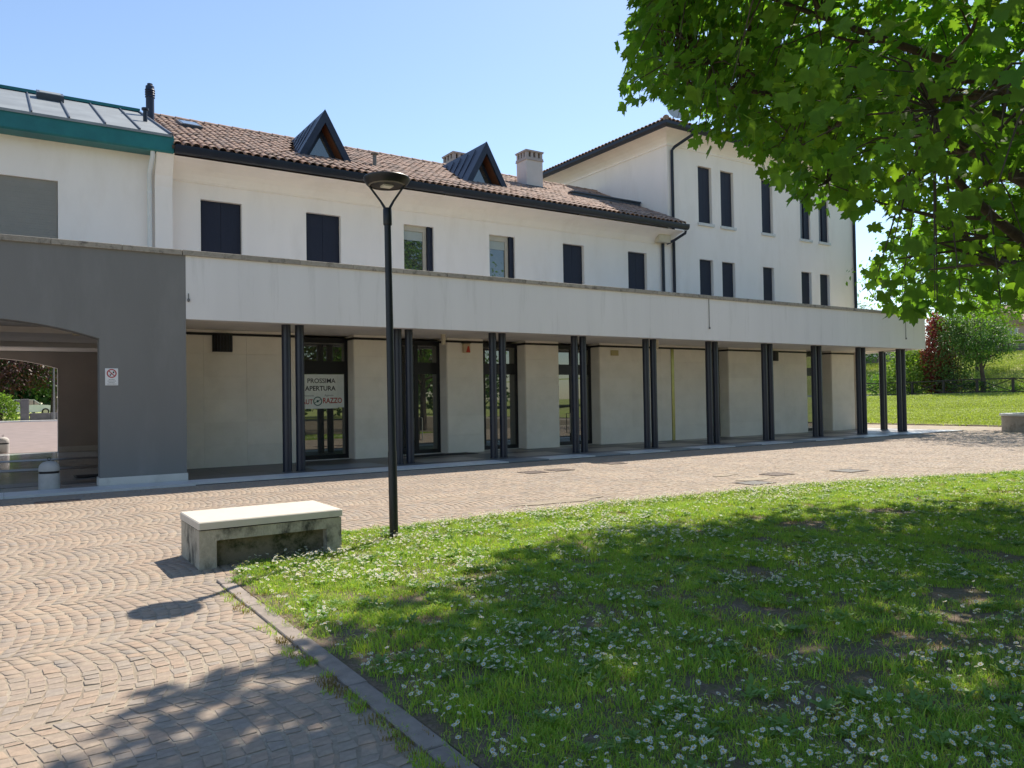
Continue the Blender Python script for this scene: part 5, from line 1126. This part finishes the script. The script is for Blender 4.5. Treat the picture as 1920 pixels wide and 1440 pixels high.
# coarse tufts on the far slopes
far_k = [clump_mesh(70+k, 40, .5, .05, .16, .03, m='far_blade') for k in range(4)]
X = rng.uniform(37.8, 57.8, 9000); Y = rng.uniform(8, 46, 9000); P = np.stack([X, Y, np.array([slope_z(a, b_) for a, b_ in zip(X, Y)])], 1); P = P[inview(P, 60)]
X = rng.uniform(64.5, 75.2, 6000); Y = rng.uniform(20, 60, 6000); P2 = np.stack([X, Y, np.array([bank_z(a, b_) for a, b_ in zip(X, Y)])], 1); P2 = P2[inview(P2, 60)]; P = np.concatenate([P, P2]); n = len(P)
instancer('far_grass', far_k, P, np.stack([P[:, 0]*0, P[:, 0]*0, rng.uniform(0, 6.28, n)], 1), rng.uniform(.7, 1.3, n), rng.integers(0, 4, n))

# ================================================================== DAISIES
def daisy_mesh(seed, far=False):
    r = np.random.default_rng(seed); V = []; F = []; mi = []; h = r.uniform(.045, .085); lx_, ly_ = r.normal(0, .012, 2); np_ = 9 if far else 13
    for k in range(3): a = 2.09*k; V += [(.0012*math.cos(a), .0012*math.sin(a), 0), (lx_+.0012*math.cos(a), ly_+.0012*math.sin(a), h)]
    for k in range(3): F.append((2*k, (2*k+2) % 6, (2*k+3) % 6, 2*k+1)); mi.append(2)
    ti, tj = r.normal(0, .28, 2); Rr = .0138; cup = r.uniform(.1, .5)
    def W(x, y, z): return (lx_+x+ti*z, ly_+y+tj*z, h+z-ti*x-tj*y)
    for k in range(np_):
        a = 2*math.pi*k/np_+r.normal(0, .05); d = math.pi/np_*.78; b = len(V); rr_ = Rr*r.uniform(.88, 1.1)
        V += [W(.003*math.cos(a), .003*math.sin(a), .001), W(rr_*.72*math.cos(a-d), rr_*.72*math.sin(a-d), cup*.006), W(rr_*math.cos(a), rr_*math.sin(a), cup*.008), W(rr_*.72*math.cos(a+d), rr_*.72*math.sin(a+d), cup*.006)]
        F.append((b, b+1, b+2, b+3)); mi.append(0)
    b = len(V); V += [W(.0043*math.cos(2*math.pi*k/6), .0043*math.sin(2*math.pi*k/6), .0016) for k in range(6)]+[W(0, 0, .0035)]
    for k in range(6): F.append((b+k, b+(k+1) % 6, b+6)); mi.append(1)
    me = bpy.data.meshes.new('daisy'); me.from_pydata(V, [], F)
    for mm in ('petal', 'daisy_disc', 'stalk'): me.materials.append(MATS[mm])
    me.polygons.foreach_set('material_index', mi); me.update(); return me
DK = [daisy_mesh(k) for k in range(8)]
P = lawn_points(75000, 30); bn = bareness(P)
den = np.clip((vnoise(P[:, 0], P[:, 1], .8, 31)*.5+vnoise(P[:, 0], P[:, 1], .22, 32)*.5-.42)*3.6, 0, 1)*.62+.04
den = den+.75*np.clip((P[:, 1]-(8.0-.10*np.clip(P[:, 0]-9, 0, 9)**1.15))/.8, 0, 1)*(P[:, 0] > 5)+.30*np.clip(1-((P[:, 0]-3)/1.2)**2-((P[:, 1]-6.9)/.9)**2, 0, 1)
den *= np.where((P[:, 0] > 7.2) & (P[:, 1] < 7.4), .35, 1)*(1-.8*bn)
P = P[rng.random(len(P)) < den*1.1]; n = len(P)
rot = np.stack([rng.normal(0, .12, n), rng.normal(0, .12, n), rng.uniform(0, 6.28, n)], 1); scl = rng.uniform(.8, 1.22, n); idx = rng.integers(0, 8, n)
iv = inview(P, -8); o_ = np.argsort(np.linalg.norm(P-CAM, axis=1)+np.where(iv, 0, 1e4)); near, rest = o_[:300], o_[300:]
for i in near:
    o = link('daisy', DK[idx[i]], None, P[i]); o.rotation_euler = rot[i]; o.scale = (scl[i],)*3
    tag(o, 'small white daisy in the foreground of the shaded lawn', 'daisy', 'daisies nearest in the lawn')
instancer('daisies', DK, P[rest], rot[rest], scl[rest], idx[rest])
print('daisies', n)

# shrubs added behind the viewpoint to cover sky gaps reflected in the shop glass
for k in range(6): bush('boundary_shrub', -14+k*12, -42, 0, ['tall shrub behind the viewpoint, first from the left', 'tall shrub behind the viewpoint, second from the left', 'tall shrub behind the viewpoint, third from the left', 'tall shrub behind the viewpoint, fourth from the left', 'tall shrub behind the viewpoint, fifth from the left', 'tall shrub behind the viewpoint, sixth from the left'][k], 'leaf_dark', 6.0, 7.5, 2600, .55, group='shrubs behind the viewpoint', seed=80+k)
